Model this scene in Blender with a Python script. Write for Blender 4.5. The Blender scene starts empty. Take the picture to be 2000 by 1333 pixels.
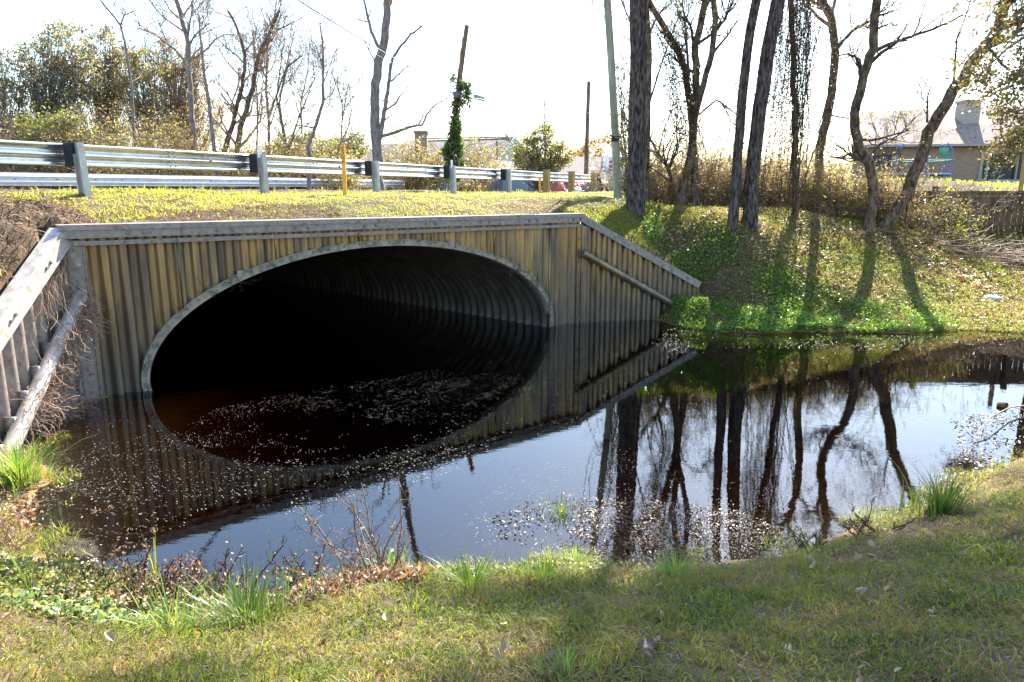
import bpy, math
import numpy as np
from mathutils import Vector

# ------------------------------------------------------------------ camera, world, sun, exposure
SC = bpy.context.scene
FPX = 1400.0; H = 2.75; TH = math.atan(298/1400)
ST, CT = math.sin(TH), math.cos(TH)
cam_d = bpy.data.cameras.new('camera'); cam = bpy.data.objects.new('camera', cam_d)
SC.collection.objects.link(cam); SC.camera = cam
cam_d.sensor_width = 36; cam_d.lens = FPX*36/2000
cam_d.clip_start = 0.05; cam_d.clip_end = 3000
cam.location = (0, 0, H); cam.rotation_euler = (math.pi/2-TH, 0, 0)
SUN_EL = math.radians(42); SUN_AZ = math.radians(24)
wd = bpy.data.worlds.new('World'); SC.world = wd; wd.use_nodes = True
wn = wd.node_tree; bg = wn.nodes['Background']
sky = wn.nodes.new('ShaderNodeTexSky'); sky.sky_type = 'NISHITA'; sky.sun_disc = False
sky.sun_elevation = SUN_EL; sky.sun_rotation = SUN_AZ; sky.air_density = 1.4; sky.dust_density = 1.2; sky.ozone_density = 5.5
wn.links.new(sky.outputs[0], bg.inputs[0]); bg.inputs[1].default_value = 0.12
sd = bpy.data.lights.new('sun', 'SUN'); sd.energy = 5.0; sd.angle = math.radians(0.5); sd.color = (1, 0.95, 0.87)
so = bpy.data.objects.new('sun', sd); SC.collection.objects.link(so)
SUN = Vector((math.sin(SUN_AZ)*math.cos(SUN_EL), math.cos(SUN_AZ)*math.cos(SUN_EL), math.sin(SUN_EL)))
so.rotation_euler = SUN.to_track_quat('Z', 'Y').to_euler(); so.location = (0, 0, 30)
SC.view_settings.view_transform = 'Standard'; SC.view_settings.look = 'None'
SC.view_settings.exposure = 2.2; SC.view_settings.gamma = 1
SC.cycles.max_bounces = 8; SC.cycles.transparent_max_bounces = 16; SC.cycles.diffuse_bounces = 3
SC.cycles.use_denoising = True

# ------------------------------------------------------------------ helpers
R = np.random.RandomState
def A3(*v): return np.array(v, float)
def ray(x, y):
    u = (x-1000)/FPX; v = (666.5-y)/FPX
    return A3(u, CT+v*ST, -ST+v*CT)
def pz(x, y, z=0.0): r = ray(x, y); return A3(0, 0, H)+r*(z-H)/r[2]     # photo point on a level surface
def py(x, y, Y): r = ray(x, y); return A3(0, 0, H)+r*Y/r[1]             # photo point at a known distance
def nrm(a):
    a = np.asarray(a, float); return a/np.maximum(np.linalg.norm(a, axis=-1, keepdims=True), 1e-9)

def _h(i, j, s): 
    n = np.sin(i*127.1+j*311.7+s*74.7)*43758.5453
    return n-np.floor(n)
def vnoise(x, y, s=0):
    i = np.floor(x); j = np.floor(y); fx = x-i; fy = y-j
    fx = fx*fx*(3-2*fx); fy = fy*fy*(3-2*fy)
    return (_h(i, j, s)*(1-fx)+_h(i+1, j, s)*fx)*(1-fy)+(_h(i, j+1, s)*(1-fx)+_h(i+1, j+1, s)*fx)*fy

class Geo:
    def __init__(s): s.v = []; s.f = []; s.n = 0; s.paths = {}
    def add(s, v, f, m=0):
        v = np.asarray(v, np.float32).reshape(-1, 3); f = np.asarray(f, np.int64)
        s.v.append(v); s.f.append((f+s.n, m)); s.n += len(v)
    def path(s, p, r, sides=4, m=0):
        p = np.asarray(p, float); r = np.broadcast_to(np.asarray(r, float), (len(p),))
        s.paths.setdefault((len(p), sides, m), []).append((p, r))
    def flush(s):
        for (k, n, m), L in s.paths.items():
            P = np.array([a for a, _ in L]); Rr = np.array([b for _, b in L]); N = len(P)
            T = np.empty_like(P); T[:, 1:-1] = P[:, 2:]-P[:, :-2]; T[:, 0] = P[:, 1]-P[:, 0]; T[:, -1] = P[:, -1]-P[:, -2]
            T = nrm(T); av = nrm(P[:, -1]-P[:, 0])
            ref = np.where((np.abs(av[:, 2]) > .7)[:, None], A3(1, .13, 0), A3(.05, .1, 1)); ref = ref[:, None, :]
            n1 = nrm(np.cross(T, ref)); n2 = np.cross(T, n1)
            a = np.arange(n)*2*np.pi/n
            ring = P[:, :, None, :]+Rr[:, :, None, None]*(np.cos(a)[None, None, :, None]*n1[:, :, None, :]+np.sin(a)[None, None, :, None]*n2[:, :, None, :])
            base = (np.arange(N)*k*n)[:, None, None]+(np.arange(k-1)*n)[None, :, None]
            i = np.arange(n)[None, None, :]; j = (np.arange(n)+1)[None, None, :] % n
            q = np.stack([base+i, base+n+i, base+n+j, base+j], -1).reshape(-1, 4)
            s.add(ring.reshape(-1, 3), q, m)
            if n >= 5:
                V = ring.reshape(N, k, n, 3)
                for e in (0, k-1):
                    c = P[:, e]; vv = np.concatenate([V[:, e], c[:, None]], 1)
                    b = (np.arange(N)*(n+1))[:, None]; ii = np.arange(n)[None]; jj = (np.arange(n)+1)[None] % n
                    t = np.stack([b+ii, b+jj, b+n+ii*0] if e == 0 else [b+jj, b+ii, b+n+ii*0], -1).reshape(-1, 3)
                    s.add(vv.reshape(-1, 3), t, m)
        s.paths = {}
    def box(s, c, size, ax=(1, 0, 0), up=(0, 0, 1), m=0):
        x = nrm(A3(*ax)); z = nrm(A3(*up)); y = nrm(np.cross(z, x)); z = np.cross(x, y)
        c = np.asarray(c, float); h = np.asarray(size, float)/2
        v = [c+x*h[0]*i+y*h[1]*j+z*h[2]*k for i in (-1, 1) for j in (-1, 1) for k in (-1, 1)]
        s.add(v, [[0, 1, 3, 2], [4, 6, 7, 5], [0, 4, 5, 1], [2, 3, 7, 6], [0, 2, 6, 4], [1, 5, 7, 3]], m)
    def beam(s, a, b, w, h, up=(0, 0, 1), m=0):
        a = np.asarray(a, float); b = np.asarray(b, float)
        s.box((a+b)/2, (np.linalg.norm(b-a), w, h), b-a, up, m)
    def poly(s, pts, th, nvec, m=0):
        p = np.asarray(pts, float); nvec = nrm(A3(*nvec)); k = len(p)
        s.add(np.concatenate([p+nvec*th/2, p-nvec*th/2]), [[i, (i+1) % k, k+(i+1) % k, k+i] for i in range(k)], m)
        if k in (3, 4):
            s.add(p+nvec*th/2, [list(range(k))], m); s.add(p-nvec*th/2, [list(range(k))[::-1]], m)
    def leaves(s, c, size, rng, m=0, nb=None, flat=0.0, asp=.5):
        c = np.asarray(c, float).reshape(-1, 3); N = len(c)
        if N == 0: return
        a = nrm(rng.normal(size=(N, 3))*A3(1, 1, 1-flat)); b = rng.normal(size=(N, 3))
        if flat: b[:, 2] *= (1-flat)
        b = nrm(np.cross(np.cross(a, b), a)); sz = (np.asarray(size)*rng.uniform(.6, 1.3, N))[:, None]
        nn = np.cross(a, b)*sz*.12
        v = np.stack([c, c+a*sz*.5+b*sz*asp*.5+nn, c+a*sz, c+a*sz*.5-b*sz*asp*.5+nn], 1)
        s.add(v.reshape(-1, 3), np.arange(N*4).reshape(-1, 4), m)
    def leaves6(s, c, size, rng, m=0, flat=.4, asp=.5):
        c = np.asarray(c, float).reshape(-1, 3); N = len(c)
        if N == 0: return
        a = nrm(rng.normal(size=(N, 3))*A3(1, 1, 1-flat)); b = rng.normal(size=(N, 3))*A3(1, 1, 1-flat)
        b = nrm(np.cross(np.cross(a, b), a)); n_ = np.cross(a, b); sz = (size*rng.uniform(.55, 1.35, N))[:, None]; cv = rng.uniform(-.35, .35, (N, 1)); w = asp*rng.uniform(.6, 1.2, (N, 1))
        f = rng.uniform(.05, .3, (N, 1))
        v = np.stack([c, c+a*sz*.3+b*sz*w*.5+n_*sz*f, c+a*sz*.68+b*sz*w*.38+n_*sz*(f+cv*.4), c+a*sz+n_*sz*cv, c+a*sz*.62-b*sz*w*.42+n_*sz*(f+cv*.4), c+a*sz*.26-b*sz*w*.46+n_*sz*f], 1)
        k = np.arange(N)[:, None]*6; s.add(v.reshape(-1, 3), np.concatenate([k, k+1, k+2, k+3], 1), m)
        s.f.append((np.concatenate([k, k+3, k+4, k+5], 1)+s.n-N*6, m))
    def blades(s, p, h, w, lean, rng, m=0):
        p = np.asarray(p, float); N = len(p)
        if N == 0: return
        h = (np.broadcast_to(h, (N,))*rng.uniform(.45, 1.25, N))[:, None]; w = (np.broadcast_to(w, (N,))*rng.uniform(.7, 1.3, N))[:, None]
        t = rng.uniform(0, 2*np.pi, N); d = np.stack([np.cos(t), np.sin(t), 0*t], -1)
        t2 = rng.uniform(0, 2*np.pi, N); sd = np.stack([np.cos(t2), np.sin(t2), 0*t2], -1)
        L = (lean*rng.uniform(.2, 1.6, N))[:, None]; up = A3(0, 0, 1)
        mid = p+up*h*.55+d*h*L*.35; tip = p+up*h*np.clip(1-L*.5, .15, 1)+d*h*L
        v = np.stack([p-sd*w/2, p+sd*w/2, mid+sd*w*.42, mid-sd*w*.42, tip], 1).reshape(-1, 3)
        b = np.arange(N)[:, None]*5
        s.add(v, np.concatenate([b+0, b+1, b+2, b+3], 1), m)
        s.v.append(np.zeros((0, 3), np.float32)); s.f.append((np.concatenate([b+3, b+2, b+4], 1)+s.n-N*5, m))

def build(name, g, mats, parent=None, smooth=True, loc=None):
    g.flush()
    V = np.concatenate(g.v) if g.v else np.zeros((0, 3), np.float32)
    if loc is not None: V = V-np.asarray(loc, np.float32)
    me = bpy.data.meshes.new(name)
    if not isinstance(mats, (list, tuple)): mats = [mats]
    for m in mats: me.materials.append(m)
    tot = []; idx = []; mi = []
    for f, m in g.f:
        if len(f) == 0: continue
        tot.append(np.full(len(f), f.shape[1])); idx.append(f.reshape(-1)); mi.append(np.full(len(f), m))
    tot = np.concatenate(tot); idx = np.concatenate(idx); mi = np.concatenate(mi)
    me.vertices.add(len(V)); me.vertices.foreach_set('co', V.astype(np.float32).ravel())
    me.loops.add(len(idx)); me.loops.foreach_set('vertex_index', idx.astype(np.int32))
    me.polygons.add(len(tot)); st = np.concatenate([[0], np.cumsum(tot)[:-1]])
    me.polygons.foreach_set('loop_start', st.astype(np.int32)); me.polygons.foreach_set('loop_total', tot.astype(np.int32))
    me.polygons.foreach_set('material_index', mi.astype(np.int32))
    me.polygons.foreach_set('use_smooth', np.full(len(tot), bool(smooth)))
    me.update(calc_edges=True); me.validate()
    o = bpy.data.objects.new(name, me); SC.collection.objects.link(o)
    if parent is not None:
        o.parent = parent
        o.location = Vector((0, 0, 0)) if loc is not None else -Vector(world_loc(parent))
    elif loc is not None: o.location = Vector([float(a) for a in loc])
    return o
def world_loc(o):
    p = Vector(o.location)
    while o.parent is not None: o = o.parent; p = p+Vector(o.location)
    return p
def tag(o, label=None, cat=None, group=None, kind=None):
    if label: o['label'] = label
    if cat: o['category'] = cat
    if group: o['group'] = group
    if kind: o['kind'] = kind
    return o
def thing(name, loc, label, cat, group=None):
    o = bpy.data.objects.new(name, None); SC.collection.objects.link(o); o.empty_display_size = .2
    o.location = Vector([float(a) for a in loc]); return tag(o, label, cat, group)

# ------------------------------------------------------------------ materials
def mat(name):
    m = bpy.data.materials.new(name); m.use_nodes = True; nt = m.node_tree
    return m, nt, nt.nodes['Principled BSDF'], nt.nodes['Material Output']
def ramp(nt, fac, cols):
    r = nt.nodes.new('ShaderNodeValToRGB'); e = r.color_ramp.elements
    while len(e) < len(cols): e.new(.5)
    for i, (p, c) in enumerate(cols): e[i].position = p; e[i].color = (*c, 1)
    nt.links.new(fac, r.inputs[0]); return r
def pos(nt, scale=(1, 1, 1), obj=False):
    mp = nt.nodes.new('ShaderNodeMapping'); mp.inputs['Scale'].default_value = scale
    if obj: src = nt.nodes.new('ShaderNodeTexCoord').outputs['Object']
    else: src = nt.nodes.new('ShaderNodeNewGeometry').outputs['Position']
    nt.links.new(src, mp.inputs[0]); return mp.outputs[0]
def noise(nt, vec, scale, detail=4, rough=.6):
    n = nt.nodes.new('ShaderNodeTexNoise'); n.inputs['Scale'].default_value = scale
    n.inputs['Detail'].default_value = detail; n.inputs['Roughness'].default_value = rough
    nt.links.new(vec, n.inputs['Vector']); return n.outputs['Fac']
def mixc(nt, fac, a, b, mode='MIX'):
    m = nt.nodes.new('ShaderNodeMix'); m.data_type = 'RGBA'; m.blend_type = mode
    for i, v in ((0, fac), (6, a), (7, b)):
        if hasattr(v, 'is_output'): nt.links.new(v, m.inputs[i])
        else: m.inputs[i].default_value = v if i == 0 else (*v, 1)
    return m.outputs[2]
def bump(nt, b, h, s=.5, d=.01):
    n = nt.nodes.new('ShaderNodeBump'); n.inputs['Strength'].default_value = s; n.inputs['Distance'].default_value = d
    nt.links.new(h, n.inputs['Height']); nt.links.new(n.outputs[0], b.inputs['Normal'])
def mnoise(name, cols, scale=5, stretch=(1, 1, 1), rough=.8, metal=0, bs=.4, bd=.01, bscale=None, spec=.3):
    m, nt, b, o = mat(name); v = pos(nt, stretch); f = noise(nt, v, scale, 6)
    r = ramp(nt, f, cols); nt.links.new(r.outputs[0], b.inputs['Base Color'])
    b.inputs['Roughness'].default_value = rough; b.inputs['Metallic'].default_value = metal
    b.inputs['Specular IOR Level'].default_value = spec
    if bs: bump(nt, b, noise(nt, v, bscale or scale*3, 5), bs, bd)
    return m
def mleaf(name, cols, trans=.35, rough=.45, spec=.5, patch=None, pscale=.6, tcol=1.6):
    """leaf or blade: a random tone per leaf from the ramp, optional second ramp in patches; light passes through"""
    m, nt, b, o = mat(name); g = nt.nodes.new('ShaderNodeNewGeometry')
    r = ramp(nt, g.outputs['Random Per Island'], cols); c = r.outputs[0]
    if patch:
        r2 = ramp(nt, g.outputs['Random Per Island'], patch)
        n = noise(nt, pos(nt), pscale, 5, .65); k = ramp(nt, n, [(.44, (0, 0, 0)), (.58, (1, 1, 1))])
        c = mixc(nt, k.outputs[0], c, r2.outputs[0])
    nt.links.new(c, b.inputs['Base Color']); b.inputs['Roughness'].default_value = rough
    b.inputs['Specular IOR Level'].default_value = spec
    t = nt.nodes.new('ShaderNodeBsdfTranslucent'); mc = mixc(nt, 1.0, c, (tcol, tcol*.95, tcol*.55), 'MULTIPLY')
    nt.links.new(mc, t.inputs[0]); mx = nt.nodes.new('ShaderNodeMixShader'); mx.inputs[0].default_value = trans
    nt.links.new(b.outputs[0], mx.inputs[1]); nt.links.new(t.outputs[0], mx.inputs[2]); nt.links.new(mx.outputs[0], o.inputs[0])
    return m

M = {}
# weathered aluminium sheet: grey with ochre streaks that follow the ribs
def sheet_mat(name, gold=.5):
    m, nt, b, o = mat(name)
    v = pos(nt, (3.5, 3.5, .35)); n1 = noise(nt, v, 1.0, 5)
    v2 = pos(nt, (1.2, 1.2, .6)); n2 = noise(nt, v2, 1.0, 4)
    r1 = ramp(nt, n1, [(.28, (.10, .08, .065)), (.42, (.22, .165, .11)), (.54, (.40, .255, .105)), (.70, (.23, .17, .12))])
    r2 = ramp(nt, n2, [(.35, (.75, .72, .70)), (.60, (1.0, .98, .9))])
    c = mixc(nt, 1.0, r1.outputs[0], r2.outputs[0], 'MULTIPLY')
    # ragged change to grey-brown towards the water line
    sx = nt.nodes.new('ShaderNodeSeparateXYZ'); g = nt.nodes.new('ShaderNodeNewGeometry'); nt.links.new(g.outputs['Position'], sx.inputs[0])
    add = nt.nodes.new('ShaderNodeMath'); add.operation = 'MULTIPLY_ADD'; add.inputs[1].default_value = .55
    nz = noise(nt, pos(nt, (5, 5, .5)), 1.0, 6, .75); sc = nt.nodes.new('ShaderNodeMath'); sc.operation = 'MULTIPLY'; sc.inputs[1].default_value = -2.4
    nt.links.new(nz, sc.inputs[0]); nt.links.new(sx.outputs[2], add.inputs[0]); nt.links.new(sc.outputs[0], add.inputs[2])
    ad2 = nt.nodes.new('ShaderNodeMath'); ad2.operation = 'ADD'; ad2.inputs[1].default_value = 1.05; nt.links.new(add.outputs[0], ad2.inputs[0])
    k = ramp(nt, ad2.outputs[0], [(.0, (1, 1, 1)), (.75, (0, 0, 0))])
    c = mixc(nt, k.outputs[0], c, (.165, .125, .09))
    st = ramp(nt, noise(nt, pos(nt, (5, 5, .9)), 1.0, 6, .7), [(.34, (.42, .40, .39)), (.5, (1, 1, 1)), (.68, (1.2, 1.2, 1.15))]); c = mixc(nt, .65, c, st.outputs[0], 'MULTIPLY')
    nt.links.new(c, b.inputs['Base Color'])
    b.inputs['Metallic'].default_value = .6; b.inputs['Roughness'].default_value = .36
    bump(nt, b, noise(nt, pos(nt, (30, 30, 4)), 1.0, 5), .25, .004); return m
M['sheet'] = sheet_mat('weathered_corrugated_aluminium')
M['trim'] = mnoise('grey_aluminium_trim', [(.30, (.11, .08, .06)), (.44, (.23, .18, .14)), (.6, (.28, .225, .18)), (.74, (.35, .29, .24))], 14, (1, 1, 1), .5, .15, .3, .004, 25, .5)
M['bolt'] = mnoise('dull_bolt_steel', [(.3, (.10, .09, .08)), (.7, (.28, .26, .24))], 30, rough=.5, metal=.5)
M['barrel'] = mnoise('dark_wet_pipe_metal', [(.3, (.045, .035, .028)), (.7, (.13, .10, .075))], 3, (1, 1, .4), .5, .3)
M['galv'] = mnoise('galvanized_steel', [(.3, (.60, .61, .61)), (.5, (.72, .73, .73)), (.7, (.80, .81, .80))], 6, (1, 1, 1), .2, .95, .08, .002, 20)
M['galvlight'] = mnoise('bright_galvanized_steel', [(.3, (.62, .62, .61)), (.7, (.80, .80, .79))], 8, (1, 1, 1), .35, .35, .1, .002, 20)
M['sunlittrim'] = mnoise('sunlit_aluminium_trim', [(.3, (.24, .19, .15)), (.5, (.40, .34, .28)), (.7, (.50, .44, .37))], 9, (1, 1, 1), .5, .05, .4, .004, 25, .5)  # lighter copy of the trim: direct sun on the left wing put into its colour
M['rimtan'] = mnoise('stained_tan_rim', [(.32, (.12, .085, .055)), (.5, (.30, .24, .165)), (.68, (.36, .29, .21))], 7, (1, 1, 1), .6, .1, .5, .006, 22)
M['galvpost'] = mnoise('galvanized_post', [(.3, (.30, .30, .27)), (.7, (.48, .48, .43))], 9, (1, 1, .6), .5, .45, .2, .003, 40)
M['rubber'] = mnoise('black_plastic', [(.3, (.012, .012, .014)), (.7, (.03, .03, .034))], 8, rough=.6)
M['orange'] = mnoise('orange_fibreglass', [(.3, (.75, .30, .03)), (.7, (.85, .40, .06))], 5, rough=.5, bs=0)
M['decal'] = mnoise('brown_decal', [(.42, (.16, .06, .02)), (.5, (.70, .28, .03))], 38, (1, 1, 1.6), rough=.5, bs=0)
M['white'] = mnoise('white_paint', [(.3, (.72, .72, .72)), (.7, (.82, .82, .81))], 6, rough=.4, bs=0)
M['newwood'] = mnoise('yellow_brown_treated_wood', [(.3, (.24, .15, .05)), (.7, (.42, .29, .11))], 4, (6, 6, .5), .8)
M['pinebark'] = mnoise('grey_brown_pine_bark', [(.36, (.016, .012, .010)), (.5, (.075, .056, .045)), (.62, (.15, .115, .095)), (.72, (.20, .15, .12))], 9, (2.6, 2.6, .6), .95, 0, 1.0, .05, 9, .1)
M['bark'] = mnoise('grey_brown_bark', [(.35, (.04, .028, .018)), (.5, (.12, .083, .055)), (.68, (.24, .175, .12))], 9, (1.5, 1.5, .6), .9, 0, .7, .02, 14, .15)
M['palebark'] = mnoise('pale_grey_bark', [(.35, (.12, .10, .085)), (.65, (.27, .23, .20))], 7, (1.5, 1.5, .5), .9, 0, .5, .01, 16, .15)
M['twig'] = mnoise('brown_twigs', [(.3, (.17, .11, .07)), (.7, (.38, .27, .18))], 3, rough=.8, bs=0)
M['darktwig'] = mnoise('dark_twigs', [(.3, (.03, .02, .015)), (.7, (.10, .065, .045))], 3, rough=.8, bs=0)
M['pole'] = mnoise('brown_pole_wood', [(.35, (.10, .06, .035)), (.65, (.24, .16, .10))], 6, (4, 4, .25), .9)
M['palepole'] = mnoise('pale_green_grey_pole_wood', [(.38, (.24, .24, .15)), (.5, (.36, .34, .24)), (.66, (.46, .40, .31))], 2.2, (3, 3, .35), .85, 0, .4, .006, 20)
M['fence'] = mnoise('brown_weathered_boards', [(.35, (.05, .032, .02)), (.5, (.12, .08, .05)), (.68, (.20, .14, .09))], 4, (5, 5, .5), .9)
M['greyfence'] = mnoise('grey_weathered_boards', [(.35, (.12, .11, .12)), (.65, (.26, .25, .27))], 4, (5, 5, .5), .9)
M['asphalt'] = mnoise('asphalt', [(.3, (.045, .045, .045)), (.7, (.07, .068, .065))], 30, rough=.9)
M['brick'] = None
def brick_mat(name, c1, c2, cm, sc):
    m, nt, b, o = mat(name); br = nt.nodes.new('ShaderNodeTexBrick'); mp = nt.nodes.new('ShaderNodeMapping')
    g = nt.nodes.new('ShaderNodeNewGeometry'); mp.inputs['Rotation'].default_value = (math.pi/2, 0, 0)
    nt.links.new(g.outputs['Position'], mp.inputs[0]); nt.links.new(mp.outputs[0], br.inputs['Vector'])
    br.inputs['Color1'].default_value = (*c1, 1); br.inputs['Color2'].default_value = (*c2, 1); br.inputs['Mortar'].default_value = (*cm, 1)
    br.inputs['Scale'].default_value = sc; br.inputs['Mortar Size'].default_value = .02; nt.links.new(br.outputs[0], b.inputs['Base Color'])
    b.inputs['Roughness'].default_value = .9; return m
M['brick'] = brick_mat('brown_brick', (.24, .14, .085), (.32, .20, .13), (.32, .28, .23), 3)
M['roof'] = mnoise('brown_shingles', [(.35, (.16, .105, .08)), (.5, (.24, .165, .13)), (.66, (.32, .235, .19))], 3, (1.2, 1.2, 6), .9, 0, .3, .02, 10)
M['paleroof'] = mnoise('pale_tan_shingles', [(.35, (.13, .10, .085)), (.66, (.22, .175, .15))], 3, (1.2, 1.2, 6), .9, 0, .3, .02, 10)
M['blue'] = mnoise('pale_blue_siding', [(.3, (.22, .30, .36)), (.7, (.28, .37, .43))], 2, (1, 1, 14), .7)
M['siding'] = mnoise('off_white_siding', [(.3, (.28, .25, .21)), (.7, (.38, .34, .29))], 2, (1, 1, 14), .7)
M['glassd'] = mnoise('dark_screen', [(.3, (.01, .01, .012)), (.7, (.03, .03, .035))], 2, rough=.3, bs=0)
M['tblue'] = mnoise('blue_tube_sleeve', [(.3, (.06, .13, .30)), (.7, (.10, .19, .38))], 4, rough=.5, bs=0)
M['tgreen'] = mnoise('green_net_strap', [(.3, (.05, .26, .18)), (.7, (.10, .34, .24))], 4, rough=.6, bs=0)
M['red'] = mnoise('red_plastic_tarp', [(.3, (.42, .07, .05)), (.7, (.60, .16, .11))], 6, rough=.45)
M['taillight'] = mnoise('red_lens', [(.3, (.5, .01, .01)), (.7, (.6, .02, .02))], 4, rough=.2, bs=0)
M['signgreen'] = mnoise('green_sign_sheeting', [(.3, (.01, .14, .11)), (.7, (.015, .18, .14))], 4, rough=.4, bs=0)
M['wire'] = mnoise('dark_cable', [(.3, (.03, .03, .03)), (.7, (.06, .06, .06))], 4, rough=.6, bs=0)

G = lambda *c: [(i/(max(len(c)-1, 1)), k) for i, k in enumerate(c)]
M['evergreen'] = mleaf('glossy_evergreen_leaves', G((.08, .10, .03), (.13, .15, .04), (.20, .21, .07), (.25, .22, .10)), .45, .35)
M['greyever'] = mleaf('grey_olive_leaves', G((.18, .16, .09), (.26, .23, .13), (.36, .30, .19), (.26, .19, .12)), .45, .45)
M['rust'] = mleaf('rusty_brown_leaves', G((.30, .18, .11), (.42, .27, .17), (.28, .21, .13), (.36, .29, .14)), .45, .6)
M['yellow'] = mleaf('yellow_green_leaves', G((.30, .27, .04), (.40, .34, .05), (.22, .24, .04), (.34, .24, .06)), .5, .45)
M['midgreen'] = mleaf('mid_green_leaves', G((.09, .12, .03), (.14, .17, .04), (.20, .22, .05), (.25, .22, .08)), .4, .4)
M['ivy'] = mleaf('ivy_leaves', G((.05, .09, .02), (.08, .13, .03), (.13, .19, .04)), .35, .35)
M['dryvine'] = mleaf('dry_vine_leaflets', G((.05, .035, .02), (.10, .07, .04), (.16, .12, .05)), .25, .6)
M['clover'] = mleaf('bright_clover_leaves', G((.08, .15, .025), (.14, .23, .035), (.20, .31, .045), (.10, .16, .04)), .5, .32, .6)
M['broad'] = mleaf('pale_green_broad_leaves', G((.10, .15, .05), (.17, .24, .08), (.26, .33, .14), (.30, .28, .10)), .4, .4)
M['wetlitter'] = mleaf('wet_dark_litter', G((.03, .018, .010), (.07, .04, .022), (.14, .08, .04), (.22, .15, .09)), .15, .42, .5)
M['dryroot'] = mleaf('brown_dry_roots', G((.10, .055, .035), (.18, .10, .065), (.28, .18, .12), (.36, .26, .18)), .1, .8, .2)
M['needles'] = mleaf('pine_needles', G((.05, .07, .025), (.08, .10, .03), (.12, .12, .05)), .2, .5)
M['litter'] = mleaf('brown_fallen_leaves', G((.14, .06, .03), (.25, .12, .06), (.36, .22, .13), (.45, .34, .24)), .25, .5, .4)
M['straw'] = mleaf('dry_straw', G((.16, .10, .05), (.26, .17, .09), (.38, .27, .16), (.10, .06, .03)), .2, .7)
M['lawn'] = mleaf('lawn_blades', G((.03, .07, .008), (.075, .13, .014), (.17, .20, .022), (.25, .23, .05)), .55, .5, .25,
                  patch=G((.18, .11, .045), (.32, .22, .10), (.12, .17, .025), (.18, .20, .035)), pscale=1.6)
M['verge'] = mleaf('verge_blades', G((.24, .27, .025), (.34, .35, .04), (.40, .36, .07), (.50, .38, .15)), .5, .5, .3,
                   patch=G((.16, .24, .03), (.24, .32, .04), (.36, .37, .06), (.18, .24, .03)), pscale=.5)
M['bankgrass'] = mleaf('bank_blades', G((.09, .15, .02), (.17, .23, .03), (.28, .30, .05), (.32, .26, .10)), .55, .4, .5,
                   patch=G((.18, .12, .055), (.28, .21, .09), (.17, .22, .03), (.25, .26, .05)), pscale=.9)
M['clump'] = mleaf('bright_grass_clump', G((.10, .18, .03), (.16, .26, .04), (.24, .33, .06), (.34, .32, .12)), .4, .4, .3)
M['dclump'] = mleaf('dark_grass_clump', G((.04, .09, .02), (.08, .14, .03), (.12, .18, .04), (.26, .24, .10)), .4, .35, .3)
M['fleck'] = mleaf('pale_flecks_and_glints', G((.50, .46, .40), (.72, .69, .63), (.30, .24, .17)), .1, .3, .6)
M['soil'] = None
def soil_mat():
    m, nt, b, o = mat('soil_and_thatch'); v = pos(nt)
    r1 = ramp(nt, noise(nt, v, 14, 8, .7), [(.3, (.035, .022, .014)), (.5, (.085, .058, .035)), (.7, (.17, .12, .07))])
    r2 = ramp(nt, noise(nt, v, 22, 6, .7), [(.3, (.055, .036, .02)), (.7, (.15, .10, .055))])
    k = ramp(nt, noise(nt, v, .8, 5, .6), [(.42, (0, 0, 0)), (.58, (1, 1, 1))])
    c = mixc(nt, k.outputs[0], r1.outputs[0], r2.outputs[0])
    # wet dark brown silt below the water line, with patches of weed
    sx = nt.nodes.new('ShaderNodeSeparateXYZ'); g = nt.nodes.new('ShaderNodeNewGeometry'); nt.links.new(g.outputs['Position'], sx.inputs[0])
    k2 = ramp(nt, sx.outputs[2], [(.0, (1, 1, 1)), (.03, (0, 0, 0))])
    r3 = ramp(nt, noise(nt, v, 5, 6, .7), [(.35, (.12, .065, .03)), (.5, (.32, .17, .07)), (.62, (.20, .16, .06))])
    c = mixc(nt, k2.outputs[0], c, r3.outputs[0]); nt.links.new(c, b.inputs['Base Color'])
    b.inputs['Roughness'].default_value = .95; b.inputs['Specular IOR Level'].default_value = .15
    bump(nt, b, noise(nt, v, 30, 6), .8, .03); return m
M['soil'] = soil_mat()
def water_mat():
    m, nt, b, o = mat('tannin_water'); nt.nodes.remove(b)
    gl = nt.nodes.new('ShaderNodeBsdfGlossy'); gl.inputs['Roughness'].default_value = .0
    tr = nt.nodes.new('ShaderNodeBsdfTransparent'); fr = nt.nodes.new('ShaderNodeFresnel'); fr.inputs[0].default_value = 1.62
    bp = nt.nodes.new('ShaderNodeBump'); bp.inputs['Strength'].default_value = .05; bp.inputs['Distance'].default_value = .012
    nt.links.new(noise(nt, pos(nt, (1, 2.2, 1)), 3.5, 4, .55), bp.inputs['Height'])
    for n in (gl, fr): nt.links.new(bp.outputs[0], n.inputs['Normal'])
    mx = nt.nodes.new('ShaderNodeMixShader'); nt.links.new(fr.outputs[0], mx.inputs[0])
    nt.links.new(tr.outputs[0], mx.inputs[1]); nt.links.new(gl.outputs[0], mx.inputs[2]); nt.links.new(mx.outputs[0], o.inputs[0])
    va = nt.nodes.new('ShaderNodeVolumeAbsorption'); va.inputs[0].default_value = (.74, .52, .18, 1); va.inputs[1].default_value = 8.5
    nt.links.new(va.outputs[0], o.inputs['Volume']); return m
M['water'] = water_mat()

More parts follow.
